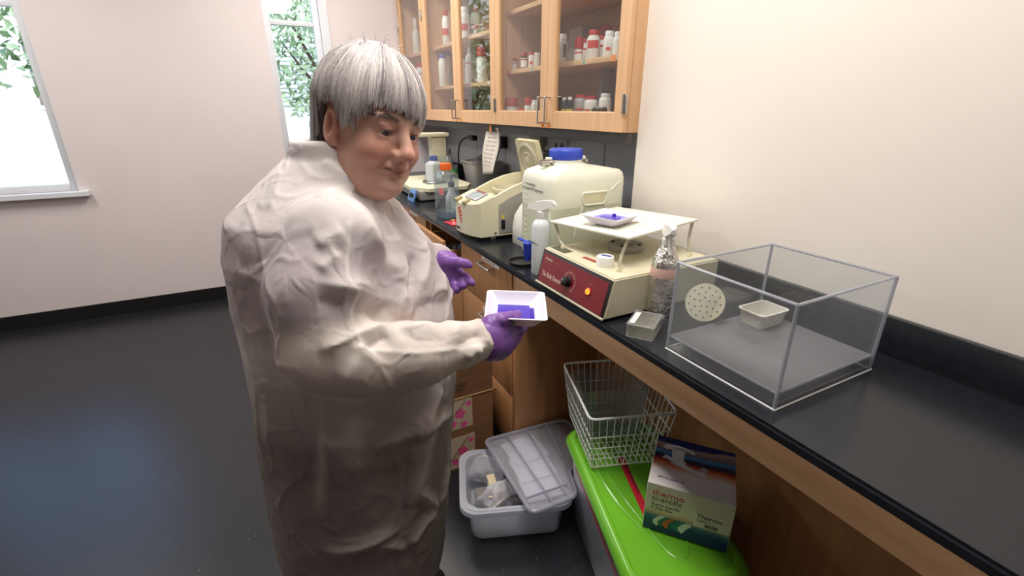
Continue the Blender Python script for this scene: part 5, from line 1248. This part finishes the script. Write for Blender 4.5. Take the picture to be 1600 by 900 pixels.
def gown_sdf(P):
    x, y, z = P.T
    c = np.interp(z, zz, cR); a = np.interp(z, zz, aR); b = np.interp(z, zz, bR)
    k = np.sqrt(((x - c) / a) ** 2 + ((y - .98) / b) ** 2)
    d = (k - 1) * np.minimum(a, b) * .9
    d = np.maximum(d, .285 - z)
    # right sleeve
    s = sd_chain(P, [SH_R, (SH_R + EL_R) / 2 + np.array((-.012, -.012, 0)), EL_R], [.080, .080, .068], .03)
    s3 = sd_chain(P, [EL_R, EL2, FO_R, WR_R], [.068, .062, .054, .041], .03)
    s2 = sd_chain(P, [SH_L, EL_L, WR_L], [.085, .078, .042], .03)
    d = smin(d, s, .030); d = smin(d, s2, .030); d = np.where(smin(s, s3, .03) < smin(d, s3, .007), smin(s, s3, .03), smin(d, s3, .007))
    # open cuffs
    for w0, dirv in ((WR_R, WR_R - FO_R), (WR_L, WR_L - EL_L)):
        n = dirv / np.linalg.norm(dirv); near = np.linalg.norm(P - w0, axis=1) < .10
        d = np.where(near, np.maximum(d, (P - w0 - n * .012) @ n), d)
    # neckline: cut by a plane falling towards the chest, hollowed round the neck
    top = np.maximum((P - NP1) @ NPN, P[:, 2] - 1.392)
    d = smax(d, top, .006)
    neck = sd_cone(P, (-.40, .985, 1.25), (-.315, .97, 1.42), .064, .066)
    d = smax(d, -np.maximum(neck, -(top + .05)), .006)
    return d
GV, GF = surface_nets(gown_sdf, (-.66, .60, .27), (.06, 1.36, 1.46), .0052)
def normals(V, F):
    n = np.cross(V[F[:, 2]] - V[F[:, 0]], V[F[:, 3]] - V[F[:, 1]]); N = np.zeros_like(V)
    for k in range(4): np.add.at(N, F[:, k], n)
    return N / np.maximum(np.linalg.norm(N, axis=1), 1e-12)[:, None]
GN = normals(GV, GF)
bvh = BVHTree.FromPolygons([Vector(v) for v in GV], [tuple(map(int, f)) for f in GF])
def hit(px, py):
    d = php(px, py, 1.0) - np.array((0, 0, CAMH)); r = bvh.ray_cast(Vector((0, 0, CAMH)), Vector(d).normalized())
    return None if r[0] is None else np.array(r[0])
disp = np.zeros(len(GV)); crease_w = np.zeros(len(GV))
# broad soft folds plus a crisp crumple
nz = np.array([mnoise.noise(Vector((v[0] * 9, v[1] * 9, v[2] * 6))) for v in GV])
nz2 = np.array([mnoise.noise(Vector((v[0] * 24 + 7, v[1] * 24, v[2] * 17))) for v in GV])
nz3 = np.array([1 - abs(mnoise.noise(Vector((v[0] * 14 + 31, v[1] * 14, v[2] * 9)))) * 2 for v in GV])
nz4 = np.array([1 - abs(mnoise.noise(Vector((v[0] * 26 + v[2] * 9, v[1] * 26 + 5, v[2] * 15)))) * 2 for v in GV])
disp += .0045 * nz + .0006 * nz2 + .0028 * np.clip(nz3, 0, 1) ** 6
def fold(pts, wd, ht, seam=False, side=0.):
    Q = [hit(*p) for p in pts]; Q = [q for q in Q if q is not None]
    if len(Q) < 2: return
    dm = np.full(len(GV), 9.); tt = np.zeros(len(GV)); acc = 0; tot_ = sum(np.linalg.norm(Q[i + 1] - Q[i]) for i in range(len(Q) - 1))
    for i in range(len(Q) - 1):
        a, b = Q[i], Q[i + 1]; e = b - a; l2 = e @ e + 1e-12
        t = np.clip(((GV - a) @ e) / l2, 0, 1); dd = np.linalg.norm(GV - a - t[:, None] * e, axis=1)
        m = dd < dm; dm[m] = dd[m]; tt[m] = (acc + t[m] * math.sqrt(l2)) / tot_; acc += math.sqrt(l2)
    prof = np.exp(-(dm / wd) ** 2) if seam else np.clip(1 - dm / (wd * 3.0), 0, 1) ** 2.2
    env = 1 if seam else np.clip(np.sin(np.pi * np.clip(tt, .04, .96)) * 1.6, 0, 1)
    global disp, crease_w
    disp = disp + ht * 1.15 * prof * env
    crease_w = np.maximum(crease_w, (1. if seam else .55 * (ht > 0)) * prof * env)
fold([(541, 250), (545, 300), (545, 350), (541, 400), (540, 432), (549, 455), (548, 490), (556, 520), (563, 545)], .004, .0022, True)
fold([(563, 545), (600, 548), (645, 552), (690, 548), (740, 540), (757, 540)], .004, .0030, True)
for pts, wd, ht in (
    ([(490, 548), (520, 540), (555, 525), (585, 517), (612, 509)], .016, .014), ([(570, 548), (585, 535), (605, 522)], .012, -.014),
    ([(575, 536), (555, 570), (540, 600)], .014, .010), ([(590, 520), (640, 512), (690, 508)], .018, .008), ([(610, 512), (655, 530), (700, 532)], .014, -.008),
    ([(690, 502), (712, 520), (712, 545)], .012, .011), ([(712, 545), (735, 530), (752, 520)], .010, -.010), ([(725, 560), (740, 545), (755, 548)], .010, .012),
    ([(700, 590), (725, 578), (735, 552)], .014, .010), ([(730, 500), (745, 520), (748, 545)], .008, -.006),
    ([(490, 440), (520, 446), (548, 452), (590, 468), (618, 470)], .016, .014), ([(545, 470), (585, 478), (612, 482)], .016, -.014), ([(490, 470), (540, 478)], .020, -.010),
    ([(628, 398), (632, 425), (630, 460), (618, 500)], .014, .016), ([(640, 405), (642, 440), (632, 470)], .014, -.016),
    ([(560, 290), (590, 330), (612, 365), (628, 400)], .016, .012), ([(550, 320), (580, 370), (615, 420), (628, 445)], .016, .010), ([(575, 310), (600, 352), (618, 385)], .014, -.009),
    ([(600, 310), (640, 350), (655, 372), (690, 410)], .018, .010), ([(655, 372), (665, 400), (662, 430), (650, 455)], .016, .011), ([(650, 395), (648, 425), (640, 450)], .013, -.010),
    ([(680, 395), (690, 420), (685, 470)], .014, .009), ([(560, 282), (530, 300), (500, 312)], .014, .009), ([(540, 360), (515, 372), (492, 385)], .016, .009), ([(535, 395), (512, 410), (495, 425)], .014, .008),
    ([(545, 265), (565, 290), (600, 305)], .012, .008), ([(500, 250), (530, 272), (545, 285)], .014, .009),
    ([(640, 480), (675, 474), (702, 470)], .018, -.008), ([(700, 420), (705, 450), (700, 480)], .012, .009),
    ([(706, 642), (680, 655), (640, 672), (600, 690), (570, 706)], .014, .013), ([(640, 650), (655, 665), (645, 690)], .014, .010), ([(690, 600), (672, 640), (655, 665)], .016, .010),
    ([(655, 640), (668, 690), (650, 760), (640, 800)], .020, .010), ([(650, 765), (675, 785), (683, 790)], .012, .014), ([(683, 790), (660, 815), (635, 855)], .012, .014), ([(700, 720), (692, 770), (683, 790)], .014, .010),
    ([(632, 820), (600, 835), (560, 850), (500, 858)], .014, .012), ([(590, 848), (620, 852), (634, 855)], .010, .010), ([(495, 690), (540, 690), (575, 688)], .016, .008),
    ([(510, 640), (504, 720), (497, 820)], .008, .006), ([(640, 700), (630, 780), (632, 820)], .016, -.008), ([(560, 640), (545, 690), (560, 740)], .024, .009)):
    fold(pts, wd, ht)
GV2 = GV + GN * disp[:, None]
# cloth tone: dark top, forearm and trousers showing through, plus painted shade, strongest towards the hem
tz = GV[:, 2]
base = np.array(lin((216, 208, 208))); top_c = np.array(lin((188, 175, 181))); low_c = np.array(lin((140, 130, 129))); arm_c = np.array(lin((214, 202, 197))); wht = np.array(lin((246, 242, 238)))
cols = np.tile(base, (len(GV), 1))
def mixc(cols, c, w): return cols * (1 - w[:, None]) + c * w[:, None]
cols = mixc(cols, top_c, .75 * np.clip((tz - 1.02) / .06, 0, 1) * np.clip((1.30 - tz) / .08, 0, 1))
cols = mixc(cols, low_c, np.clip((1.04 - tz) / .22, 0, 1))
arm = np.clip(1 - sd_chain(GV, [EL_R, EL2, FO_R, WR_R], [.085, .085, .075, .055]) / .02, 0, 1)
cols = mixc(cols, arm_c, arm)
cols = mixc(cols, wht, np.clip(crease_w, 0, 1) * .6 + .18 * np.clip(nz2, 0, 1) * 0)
mott = np.array([mnoise.noise(Vector((v[0] * 12, v[1] * 12, v[2] * 12 + 50))) for v in GV])
cols *= (1 + .07 * mott)[:, None]
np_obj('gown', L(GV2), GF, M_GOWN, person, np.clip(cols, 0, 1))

# ---- head
HC = np.array((-.2713, .9643, 1.4187))
def rotm(a, b, c):
    return np.array((Matrix.Rotation(a, 3, 'Z') @ Matrix.Rotation(b, 3, 'Y') @ Matrix.Rotation(c, 3, 'X')))
HM = rotm(-.6629, .1734, -.1724)
def hl(p): return HC + HM @ np.asarray(p)
def mirror(P): Q = P.copy(); Q[:, 1] = np.abs(Q[:, 1]); return Q
EYE = np.array((.0745, .0315, .003))
def head_sdf(P):
    Q = mirror(P)
    d = sd_ell(P, (-.012, 0, .038), (.098, .079, .088))
    d = smin(d, sd_ell(P, (.030, 0, -.022), (.064, .067, .090)), .03)
    d = smin(d, sd_ell(P, (.040, 0, -.082), (.046, .054, .034)), .03)               # jaw
    d = smin(d, sd_ell(Q, (.020, .048, -.070), (.038, .024, .036)), .025)           # jowls
    d = smin(d, sd_ell(Q, (.064, .038, -.036), (.026, .026, .024)), .02)            # cheeks
    d = smin(d, sd_cone(Q, (.084, .0, .024), (.076, .045, .022), .013, .011), .012)  # brow
    d = smin(d, sd_ell(P, (.081, 0, -.100), (.020, .024, .017)), .018)              # chin
    d = smax(d, -sd_ell(Q, (.100, .033, .002), (.021, .019, .013)), .010)           # eye sockets
    d = smin(d, sd_cone(P, (.088, 0, .014), (.112, 0, -.030), .0085, .0125), .010)   # nose
    d = smin(d, sd_ell(P, (.112, 0, -.034), (.0145, .0145, .0125)), .008)
    d = smin(d, sd_ell(Q, (.100, .0145, -.038), (.0125, .0085, .0095)), .006)        # nostril wings
    d = smax(d, -sd_ell(Q, (.110, .0075, -.0485), (.006, .0038, .0045)), .003)
    # eyelids with a narrow downcast opening
    lid = sd_ell(Q, EYE, (.0165, .0170, .0158)); d = smin(d, lid, .006)
    d = smin(d, sd_cone(Q, EYE + np.array((.013, -.011, .0095)), EYE + np.array((.010, .014, .0085)), .0038, .0036), .004)
    d = smin(d, sd_cone(Q, EYE + np.array((.009, -.010, -.0125)), EYE + np.array((.006, .012, -.0125)), .0036, .0032), .005)  # lower bag
    d = smax(d, -sd_ell(Q, EYE + np.array((.016, 0, -.0050)), (.0125, .0142, .0046)), .002)
    # mouth: closed smile
    d = smin(d, sd_ell(P, (.086, 0, -.060), (.017, .026, .014)), .012)
    d = smin(d, sd_cone(Q, (.1005, .004, -.0625), (.088, .026, -.0615), .0052, .0030), .004)
    d = smin(d, sd_cone(Q, (.0995, .0, -.0725), (.088, .022, -.0675), .0060, .0030), .004)
    mouth = np.minimum(sd_cone(Q, (.1075, 0, -.0672), (.0985, .018, -.0655), .0022, .0020), sd_cone(Q, (.0985, .018, -.0655), (.0870, .032, -.0605), .0020, .0018))
    d = smax(d, -mouth, .0025)
    d = smax(d, -sd_cone(Q, (.0995, .0215, -.040), (.0830, .0385, -.064), .0024, .0020), .006)                 # smile fold
    # ear
    e = P - np.array((-.004, 0, -.012)); Qe = mirror(e)
    ear = sd_ell(Qe, (-.006, .0795, .0), (.0190, .0075, .0330)); ear = smin(ear, sd_ell(Qe, (.002, .0770, -.026), (.010, .007, .011)), .006)
    ear = smax(ear, -sd_ell(Qe, (-.002, .0890, .003), (.0120, .0110, .0220)), .003)
    ear = smin(ear, sd_ell(Qe, (.009, .0780, -.004), (.005, .006, .009)), .004)
    ear = smin(ear, sd_cone(Qe, (-.010, .0835, .012), (-.010, .0835, -.014), .0034, .0030), .003)
    d = smin(d, ear, .005)
    # neck and double chin
    d = smin(d, sd_cone(P, (-.028, 0, -.045), (-.090, .004, -.170), .062, .068), .03)
    d = smin(d, sd_ell(P, (.028, 0, -.112), (.045, .046, .026)), .025)
    return d
HV, HF = surface_nets(head_sdf, (-.17, -.105, -.20), (.145, .105, .14), .0025)
def blob(c, r, p=2.): 
    Q = mirror(HV); return np.exp(-(np.sum(((Q - np.array(c)) / np.array(r)) ** 2, 1)) ** (p / 2))
skin = np.array(lin((212, 168, 150))); hc = np.tile(skin, (len(HV), 1))
hc = mixc(hc, np.array(lin((210, 140, 122))), .75 * blob((.075, .045, -.035), (.035, .026, .024)))
hc = mixc(hc, np.array(lin((206, 136, 120))), .7 * blob((.118, 0, -.034), (.02, .018, .016)))
hc = mixc(hc, np.array(lin((214, 140, 118))), .6 * blob((-.005, .082, -.012), (.03, .02, .04)))
hc = mixc(hc, np.array(lin((184, 112, 104))), .9 * np.maximum(blob((.100, 0, -.0625), (.012, .026, .005)), blob((.100, 0, -.0725), (.012, .022, .0055))))
hc = mixc(hc, np.array(lin((92, 48, 44))), .9 * np.maximum(blob((.104, 0, -.0672), (.012, .018, .0016), 4), blob((.093, .024, -.0632), (.012, .010, .0018), 4)))
hc = mixc(hc, np.array(lin((186, 130, 120))), .6 * blob((.086, .033, -.012), (.02, .02, .007)))
hc = mixc(hc, np.array(lin((190, 134, 124))), .5 * blob((.086, .033, .014), (.02, .02, .007)))
hc = mixc(hc, np.array(lin((120, 92, 84))), .6 * blob((.090, .036, .0240), (.02, .021, .0050), 3))
hc = mixc(hc, np.array(lin((110, 72, 66))), .8 * blob(EYE + np.array((.0150, 0, .0002)), (.012, .015, .0014), 3))
hmott = np.array([mnoise.noise(Vector((v[0] * 70, v[1] * 70, v[2] * 70))) + mnoise.noise(Vector((v[0] * 25, v[1] * 25, v[2] * 25 + 9))) for v in HV])
hc *= (1 + .06 * hmott)[:, None]
M_SKIN = mat('skin', (255, 255, 255), .50, var=.03, scale=120, sss=.12, vcol=True, bump=.06, bscale=500, spec=.35)
np_obj('head', L(HC + HV @ HM.T), HF, M_SKIN, person, np.clip(hc, 0, 1))
# eyes looking down towards the tray
M_EYE = mat('eye', (255, 255, 255), .08, var=.0, vcol=True)
for sy, nm in ((-1, 'eye'), (1, 'eye')):
    c = EYE * np.array((1, sy, 1)); n1, n2 = 24, 20; V = []; C_ = []; F_ = []
    g_ = np.array((.90, -.05, -.40)); g_ /= np.linalg.norm(g_)
    for i in range(n2 + 1):
        for j in range(n1):
            th = math.pi * i / n2; ph = 2 * math.pi * j / n1
            V.append((math.sin(th) * math.cos(ph), math.sin(th) * math.sin(ph), math.cos(th)))
    q = Vector(g_).to_track_quat('Z', 'Y').to_matrix(); V = np.array(V) @ np.array(q).T
    a_ = np.degrees(np.arccos(np.clip(V @ g_, -1, 1)))
    C_ = np.where((a_ < 13)[:, None], np.array((.01, .01, .012)), np.where((a_ < 27)[:, None], np.array(lin((86, 104, 124))), np.where((a_ < 31)[:, None], np.array(lin((60, 66, 76))), np.array(lin((214, 200, 194))))))
    F_ = [(i * n1 + j, i * n1 + (j + 1) % n1, (i + 1) * n1 + (j + 1) % n1, (i + 1) * n1 + j) for i in range(n2) for j in range(n1)]
    np_obj(nm, L(HC + (c + V * .0143) @ HM.T), F_, M_EYE, person, C_)

# ---- hair: a cap with a fringe, covered in separate strands
M_HAIR = mat('grey_hair', (255, 255, 255), .48, var=.08, scale=60, vcol=True, spec=.4)
def hair_end(ph):      # how far down the hair reaches at each direction (0 = forehead, pi = nape)
    a = abs((ph + math.pi) % (2 * math.pi) - math.pi)
    return float(np.interp(a, [0, .35, .7, .92, 1.10, 1.22, 1.30, 1.52, 1.80, 1.95, 2.2, 2.6, math.pi], [.038, .038, .036, .018, -.004, -.004, .034, .038, .030, -.03, -.075, -.095, -.098])) + (.010 if -1.0 < ((ph + math.pi) % (2 * math.pi) - math.pi) < -.15 else 0) - (.006 if .1 < ((ph + math.pi) % (2 * math.pi) - math.pi) < .7 else 0)
def hair_pt(ph, z, off=0.):
    a, b = .113 + off, .0945 + off
    if z > .035:
        k = math.sqrt(max(0, 1 - ((z - .035) / (.106 + off)) ** 2))
    else: k = 1 - (.035 - z) * float(np.interp(abs((ph + math.pi) % (2 * math.pi) - math.pi), [.9, 1.3, 1.8, 2.3], [.35, 1.6, 1.9, .9]))
    return np.array((-.014 + a * k * math.cos(ph), b * k * math.sin(ph), z))
def hair_z(u, ze, off=0.):
    # u: 0 crown -> 1 end ; even spacing along the curve
    zt = .035 + .106 + off
    s1 = .155; s2 = max(0, .035 - ze)
    if ze > .035: th = u * math.acos(max(-1, min(1, (ze - .035) / .106))); return .035 + (.106 + off) * math.cos(th)
    tot = s1 + s2; s = u * tot
    return .035 + (.106 + off) * math.cos(s / s1 * math.pi / 2) if s < s1 else .035 - (s - s1)
na, nu = 72, 22; V = []; 
for layer in (0., -.022):
    for i in range(na):
        ph = 2 * math.pi * i / na; ze = hair_end(ph)
        for k in range(nu + 1): V.append(hair_pt(ph, hair_z(max(k / nu, .004), ze, layer), layer))
F_ = []; o2 = na * (nu + 1)
for i in range(na):
    j = (i + 1) % na
    for k in range(nu): F_.append((i * (nu + 1) + k, i * (nu + 1) + k + 1, j * (nu + 1) + k + 1, j * (nu + 1) + k)); F_.append((o2 + j * (nu + 1) + k, o2 + j * (nu + 1) + k + 1, o2 + i * (nu + 1) + k + 1, o2 + i * (nu + 1) + k))
    F_.append((i * (nu + 1) + nu, o2 + i * (nu + 1) + nu, o2 + j * (nu + 1) + nu, j * (nu + 1) + nu))
V = np.array(V); cc = np.tile(np.array(lin((116, 108, 110))), (len(V), 1))
hair = np_obj('hair', L(HC + V @ HM.T), F_, M_HAIR, person, cc)
rs = np.random.RandomState(5)
V = []; F_ = []; C_ = []
def strand(pts, w0, col):
    o = len(V); n = len(pts); pts = np.array(pts)
    for k in range(n):
        tn = pts[min(k + 1, n - 1)] - pts[max(k - 1, 0)]; tn /= np.linalg.norm(tn) + 1e-9
        nn = pts[k] - np.array((-.014, 0, .02)); sd = np.cross(tn, nn); sd /= np.linalg.norm(sd) + 1e-9; up = np.cross(sd, tn)
        w = w0 * (1 - .75 * (k / (n - 1)) ** 2)
        V.extend([pts[k] - sd * w, pts[k] + up * w * .8, pts[k] + sd * w]); C_.extend([col] * 3)
    for k in range(n - 1):
        a = o + 3 * k; F_.append((a, a + 1, a + 4, a + 3)); F_.append((a + 1, a + 2, a + 5, a + 4))
tones = [lin((212, 204, 202)), lin((194, 186, 186)), lin((168, 160, 162)), lin((226, 220, 216)), lin((146, 138, 142)), lin((204, 196, 196))]
NC = 330
cl_ph = rs.uniform(-math.pi, math.pi, NC); cl_tone = [np.array(tones[rs.randint(6)]) * rs.uniform(.88, 1.08) for _ in range(NC)]; cl_dz = rs.normal(size=NC) * .006; cl_w = rs.uniform(-.14, .14, NC); cl_off = rs.uniform(0, .004, NC)
for s in range(8000):
    c = rs.randint(NC); ph0 = cl_ph[c]; dph = rs.normal() * .055
    ze = hair_end(ph0 + dph * .4) + cl_dz[c] + rs.normal() * .003 - .002
    u0 = rs.choice((0.02, .15, .3, .45)) + rs.uniform(0, .1); off = cl_off[c] + rs.uniform(-.001, .0018); wig = cl_w[c] + rs.uniform(-.03, .03); w1 = rs.uniform(0, 6)
    tone = cl_tone[c] * rs.uniform(.86, 1.1)
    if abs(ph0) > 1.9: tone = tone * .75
    u1 = rs.uniform(.8, 1.0) if rs.rand() < .3 else 1.0
    pts = []
    for k in range(9):
        u = u0 + (u1 - u0) * k / 8; conv = 1 - .72 * max(0, (u - .35) / .65) ** 1.3
        p = hair_pt(ph0 + dph * conv + wig * (u - u0) + .012 * math.sin(w1 + 6 * u), hair_z(u, ze, off), off); pts.append(p)
    strand(pts, rs.uniform(.0005, .0011), tone)
for s in range(46):                                                    # loose hairs standing up on the crown
    ph = rs.uniform(-math.pi, math.pi); p = hair_pt(ph, .035 + .106 * math.cos(rs.uniform(.05, .5)), .002); d = np.array((rs.uniform(-.2, .9), rs.uniform(-.6, .6), rs.uniform(.3, 1.))); d /= np.linalg.norm(d); ln_ = rs.uniform(.012, .045)
    strand([p + d * ln_ * k / 6 + np.array((.010 * (k / 6) ** 2 * rs.uniform(-1, 1), 0, -.012 * (k / 6) ** 2)) for k in range(7)], .0004, np.array(lin((214, 208, 208))))
so = np_obj('strands', L(HC + np.array(V) @ HM.T), F_, M_HAIR, hair, np.array(C_)); so['kind'] = 'stuff'

# ---- eyebrows: short hairs laid along the brow
hb = BVHTree.FromPolygons([Vector(v) for v in HV], [tuple(map(int, f)) for f in HF])
for sy in (-1, 1):
    V = []; F_ = []; C_ = []
    for k in range(170):
        u = rs.uniform(0, 1); y = .016 + .040 * u; z = .0235 + .006 * math.sin(u * 2.4) - .004 * u + rs.normal() * .0017
        r0 = hb.ray_cast(Vector((.2, sy * y, z)), Vector((-1, 0, 0))); y2 = y + rs.uniform(.004, .009); z2 = z + rs.uniform(.000, .003) * (1 - 1.3 * u)
        r1 = hb.ray_cast(Vector((.2, sy * y2, z2)), Vector((-1, 0, 0)))
        if r0[0] is None or r1[0] is None: continue
        a = np.array(r0[0]); b = np.array(r1[0]); strand([a, (a + b) / 2 + np.array((.0012, 0, 0)), b + np.array((.0012, 0, 0))], .0005, np.array(lin((118, 100, 96))) * rs.uniform(.8, 1.3))
    np_obj('eyebrow', L(HC + np.array(V) @ HM.T), F_, M_HAIR, person, np.array(C_))['kind'] = 'stuff'

# ---- gloves
M_GLOVE = mat('violet_nitrile', (126, 84, 162), .42, var=.10, scale=50, bump=.10, bscale=160, spec=.45)
k_ = 1.10   # hand points were taken one step nearer the lens, see php
W_ = WR_R
def rp_(px, py, H): return php(px, py, H)
# tray first: the hand closes on it
TR = [php(765, 455, .955), php(850, 456, .955), php(857, 503, .835), php(752, 497, .835)]
TRC = sum(TR) / 4; tx_ = ((TR[1] - TR[0]) + (TR[2] - TR[3])); tx_ /= np.linalg.norm(tx_); ty_ = ((TR[0] - TR[3]) + (TR[1] - TR[2])); ty_ -= tx_ * (ty_ @ tx_); ty_ /= np.linalg.norm(ty_); tz_ = np.cross(tx_, ty_)
TW = (np.linalg.norm(TR[1] - TR[0]) + np.linalg.norm(TR[2] - TR[3])) / 2; TD = (np.linalg.norm(TR[0] - TR[3]) + np.linalg.norm(TR[1] - TR[2])) / 2
TH = .027
def tr(x, y, z): return TRC + tx_ * x + ty_ * y + tz_ * (z - TH)     # tray coordinates: z = 0 underside, TH = rim
right = dict(
    palm=[(W_ - np.array((.02, .008, .0)), .022), (W_ + np.array((.014, .002, -.004)), .030), (php(782, 530, .862), .029), (php(792, 528, .872), .024)],
    palm2=[(W_ + np.array((.012, .0, .016)), .022), (php(780, 508, .85), .018)],
    palm3=[(W_ + np.array((.018, .0, -.018)), .022), (php(778, 545, .85), .021)],
    thumb=[(php(766, 505, .842), .0175), (php(784, 500, .843), .0140), (php(797, 496, .853), .0118), (php(808, 492, .868), .0098)],
    index=[(php(788, 517, .862), .0135), (php(810, 517, .880), .0118), (php(817, 513, .915), .0105), (php(808, 510, .94), .0095)],
    middle=[(php(790, 529, .866), .0135), (php(806, 528, .884), .0116), (php(809, 521, .918), .0102), (php(800, 518, .94), .0092)],
    ring=[(php(785, 540, .864), .0130), (php(798, 540, .880), .0112), (php(800, 531, .912), .0100), (php(792, 528, .93), .0090)],
    little=[(php(779, 548, .860), .0120), (php(789, 549, .875), .0104), (php(790, 541, .900), .0092)])
WL = WR_L
left = dict(
    palm=[(WL - np.array((.03, -.01, 0)), .026), (php(698, 414, 1.098), .028), (php(707, 427, 1.088), .025)],
    palm2=[(php(697, 409, 1.09), .020), (php(704, 410, 1.078), .015)],
    thumb=[(php(702, 410, 1.072), .0145), (php(718, 410, 1.060), .0112), (php(728, 412, 1.054), .0100), (php(733, 414, 1.052), .0085)],
    index=[(php(713, 425, 1.082), .0120), (php(726, 433, 1.066), .0108), (php(733, 439, 1.057), .0100), (php(737, 442, 1.052), .0088)],
    middle=[(php(711, 432, 1.080), .0115), (php(722, 439, 1.060), .0108), (php(723, 446, 1.050), .0100), (php(716, 446, 1.053), .0090)],
    ring=[(php(706, 436, 1.080), .0112), (php(711, 444, 1.058), .0106), (php(713, 452, 1.049), .0100), (php(707, 453, 1.053), .0090)],
    little=[(php(701, 440, 1.082), .0108), (php(703, 451, 1.062), .0100), (php(704, 459, 1.052), .0092)])
def glove(hand, cuff_a, cuff_b, lo, hi, name):
    def f(P):
        d = sd_chain(P, [q[0] for q in hand['palm']], [q[1] for q in hand['palm']], .02)
        for k in ('palm2', 'palm3'):
            if k in hand: d = smin(d, sd_chain(P, [q[0] for q in hand[k]], [q[1] for q in hand[k]], .01), .022)
        fs = None
        for k in ('index', 'middle', 'ring', 'little'):
            s = sd_chain(P, [q[0] for q in hand[k]], [q[1] for q in hand[k]], .004); fs = s if fs is None else smin(fs, s, .0012)
        d = smin(d, fs, .006)
        d = smin(d, sd_chain(P, [q[0] for q in hand['thumb']], [q[1] for q in hand['thumb']], .006), .006)
        return d
    V, F = surface_nets(f, lo, hi, .0019)
    w = np.array([mnoise.noise(Vector(v * 60)) + .6 * mnoise.noise(Vector((v[0] * 160, v[1] * 160, v[2] * 90))) for v in V])
    V = V + normals(V, F) * (.0009 * w)[:, None]
    np_obj(name, L(V), F, M_GLOVE, person)
def bounds(hand):
    A = np.array([q[0] for v in hand.values() for q in v]); return A.min(0) - .045, A.max(0) + .045
lo, hi = bounds(right); glove(right, None, None, lo, hi, 'glove')
lo, hi = bounds(left); glove(left, None, None, lo, hi, 'glove')
# ---- trousers and shoes below the hem
M_TROU = mat('dark_trousers', (44, 44, 52), .85, var=.1, bump=.1, bscale=400)
def legs(P):
    d = None
    for sy in (-1, 1):
        s = sd_chain(P, [(-.37, .98 + sy * .10, .72), (-.365, .98 + sy * .105, .45), (-.38, .98 + sy * .11, .075)], [.10, .082, .066], .03); s = np.maximum(s, .045 - P[:, 2]); d = s if d is None else smin(d, s, .02)
    return d
V, F = surface_nets(legs, (-.55, .74, .03), (-.2, 1.22, .86), .010); np_obj('trousers', L(V), F, M_TROU, person)
M_SHOE = mat('black_shoe', (30, 30, 34), .5, var=.1)
for sy in (-1, 1):
    def shoe(P):
        d = smin(sd_ell(P, (-.33, .98 + sy * .115, .035), (.115, .045, .045)), sd_ell(P, (-.40, .98 + sy * .11, .055), (.055, .045, .06)), .03); return np.maximum(d, .001 - P[:, 2])
    V, F = surface_nets(shoe, (-.50, .98 + sy * .115 - .08, -.006), (-.18, .98 + sy * .115 + .08, .14), .008); np_obj('shoe', L(V), F, M_SHOE, person)

# ------------------------------------------------------------------ the tray in the hand
def wv(p): return Vector(to_world(p))
t = thing('held_tray', 'white tray with a violet gel held in the gloved hand', 'tray', wv(TRC), 0)
MX = Matrix((wv(tx_), wv(ty_), wv(tz_))).transposed().to_4x4(); MX.translation = wv(TRC - tz_ * TH)
weigh_boat(t, MX, TW, TD, TH, m=M_BOAT)
mesh_obj('stain', G().loft([[MX @ Vector((x, y, .0046)) for x, y in rrect(TW * .66, TD * .66, .012, 4)], [MX @ Vector((x, y, .0056)) for x, y in rrect(TW * .67, TD * .67, .012, 4)]]), mat('thin_stain', (206, 200, 244), .08, var=.05, scale=30), t, True)
gx, gy = -TW * .03, -TD * .01
gl_ = mesh_obj('gel', G().loft([[MX @ Vector((x, y, z)) for x, y in rrect(TW * .54, TD * .60, .002, 2, gx, gy)] for z in (.0054, .0076)]), MATS['deep_violet_gel'], t, True)
for k in range(9):
    yy = gy - TD * .20 + k * TD * .40 / 8; mesh_obj('comb_tooth', G().box((gx + TW * .265, yy - .0017, .0054), (gx + TW * .345, yy + .0017, .0074), 0, MX), MATS['deep_violet_gel'], gl_, True, 0)
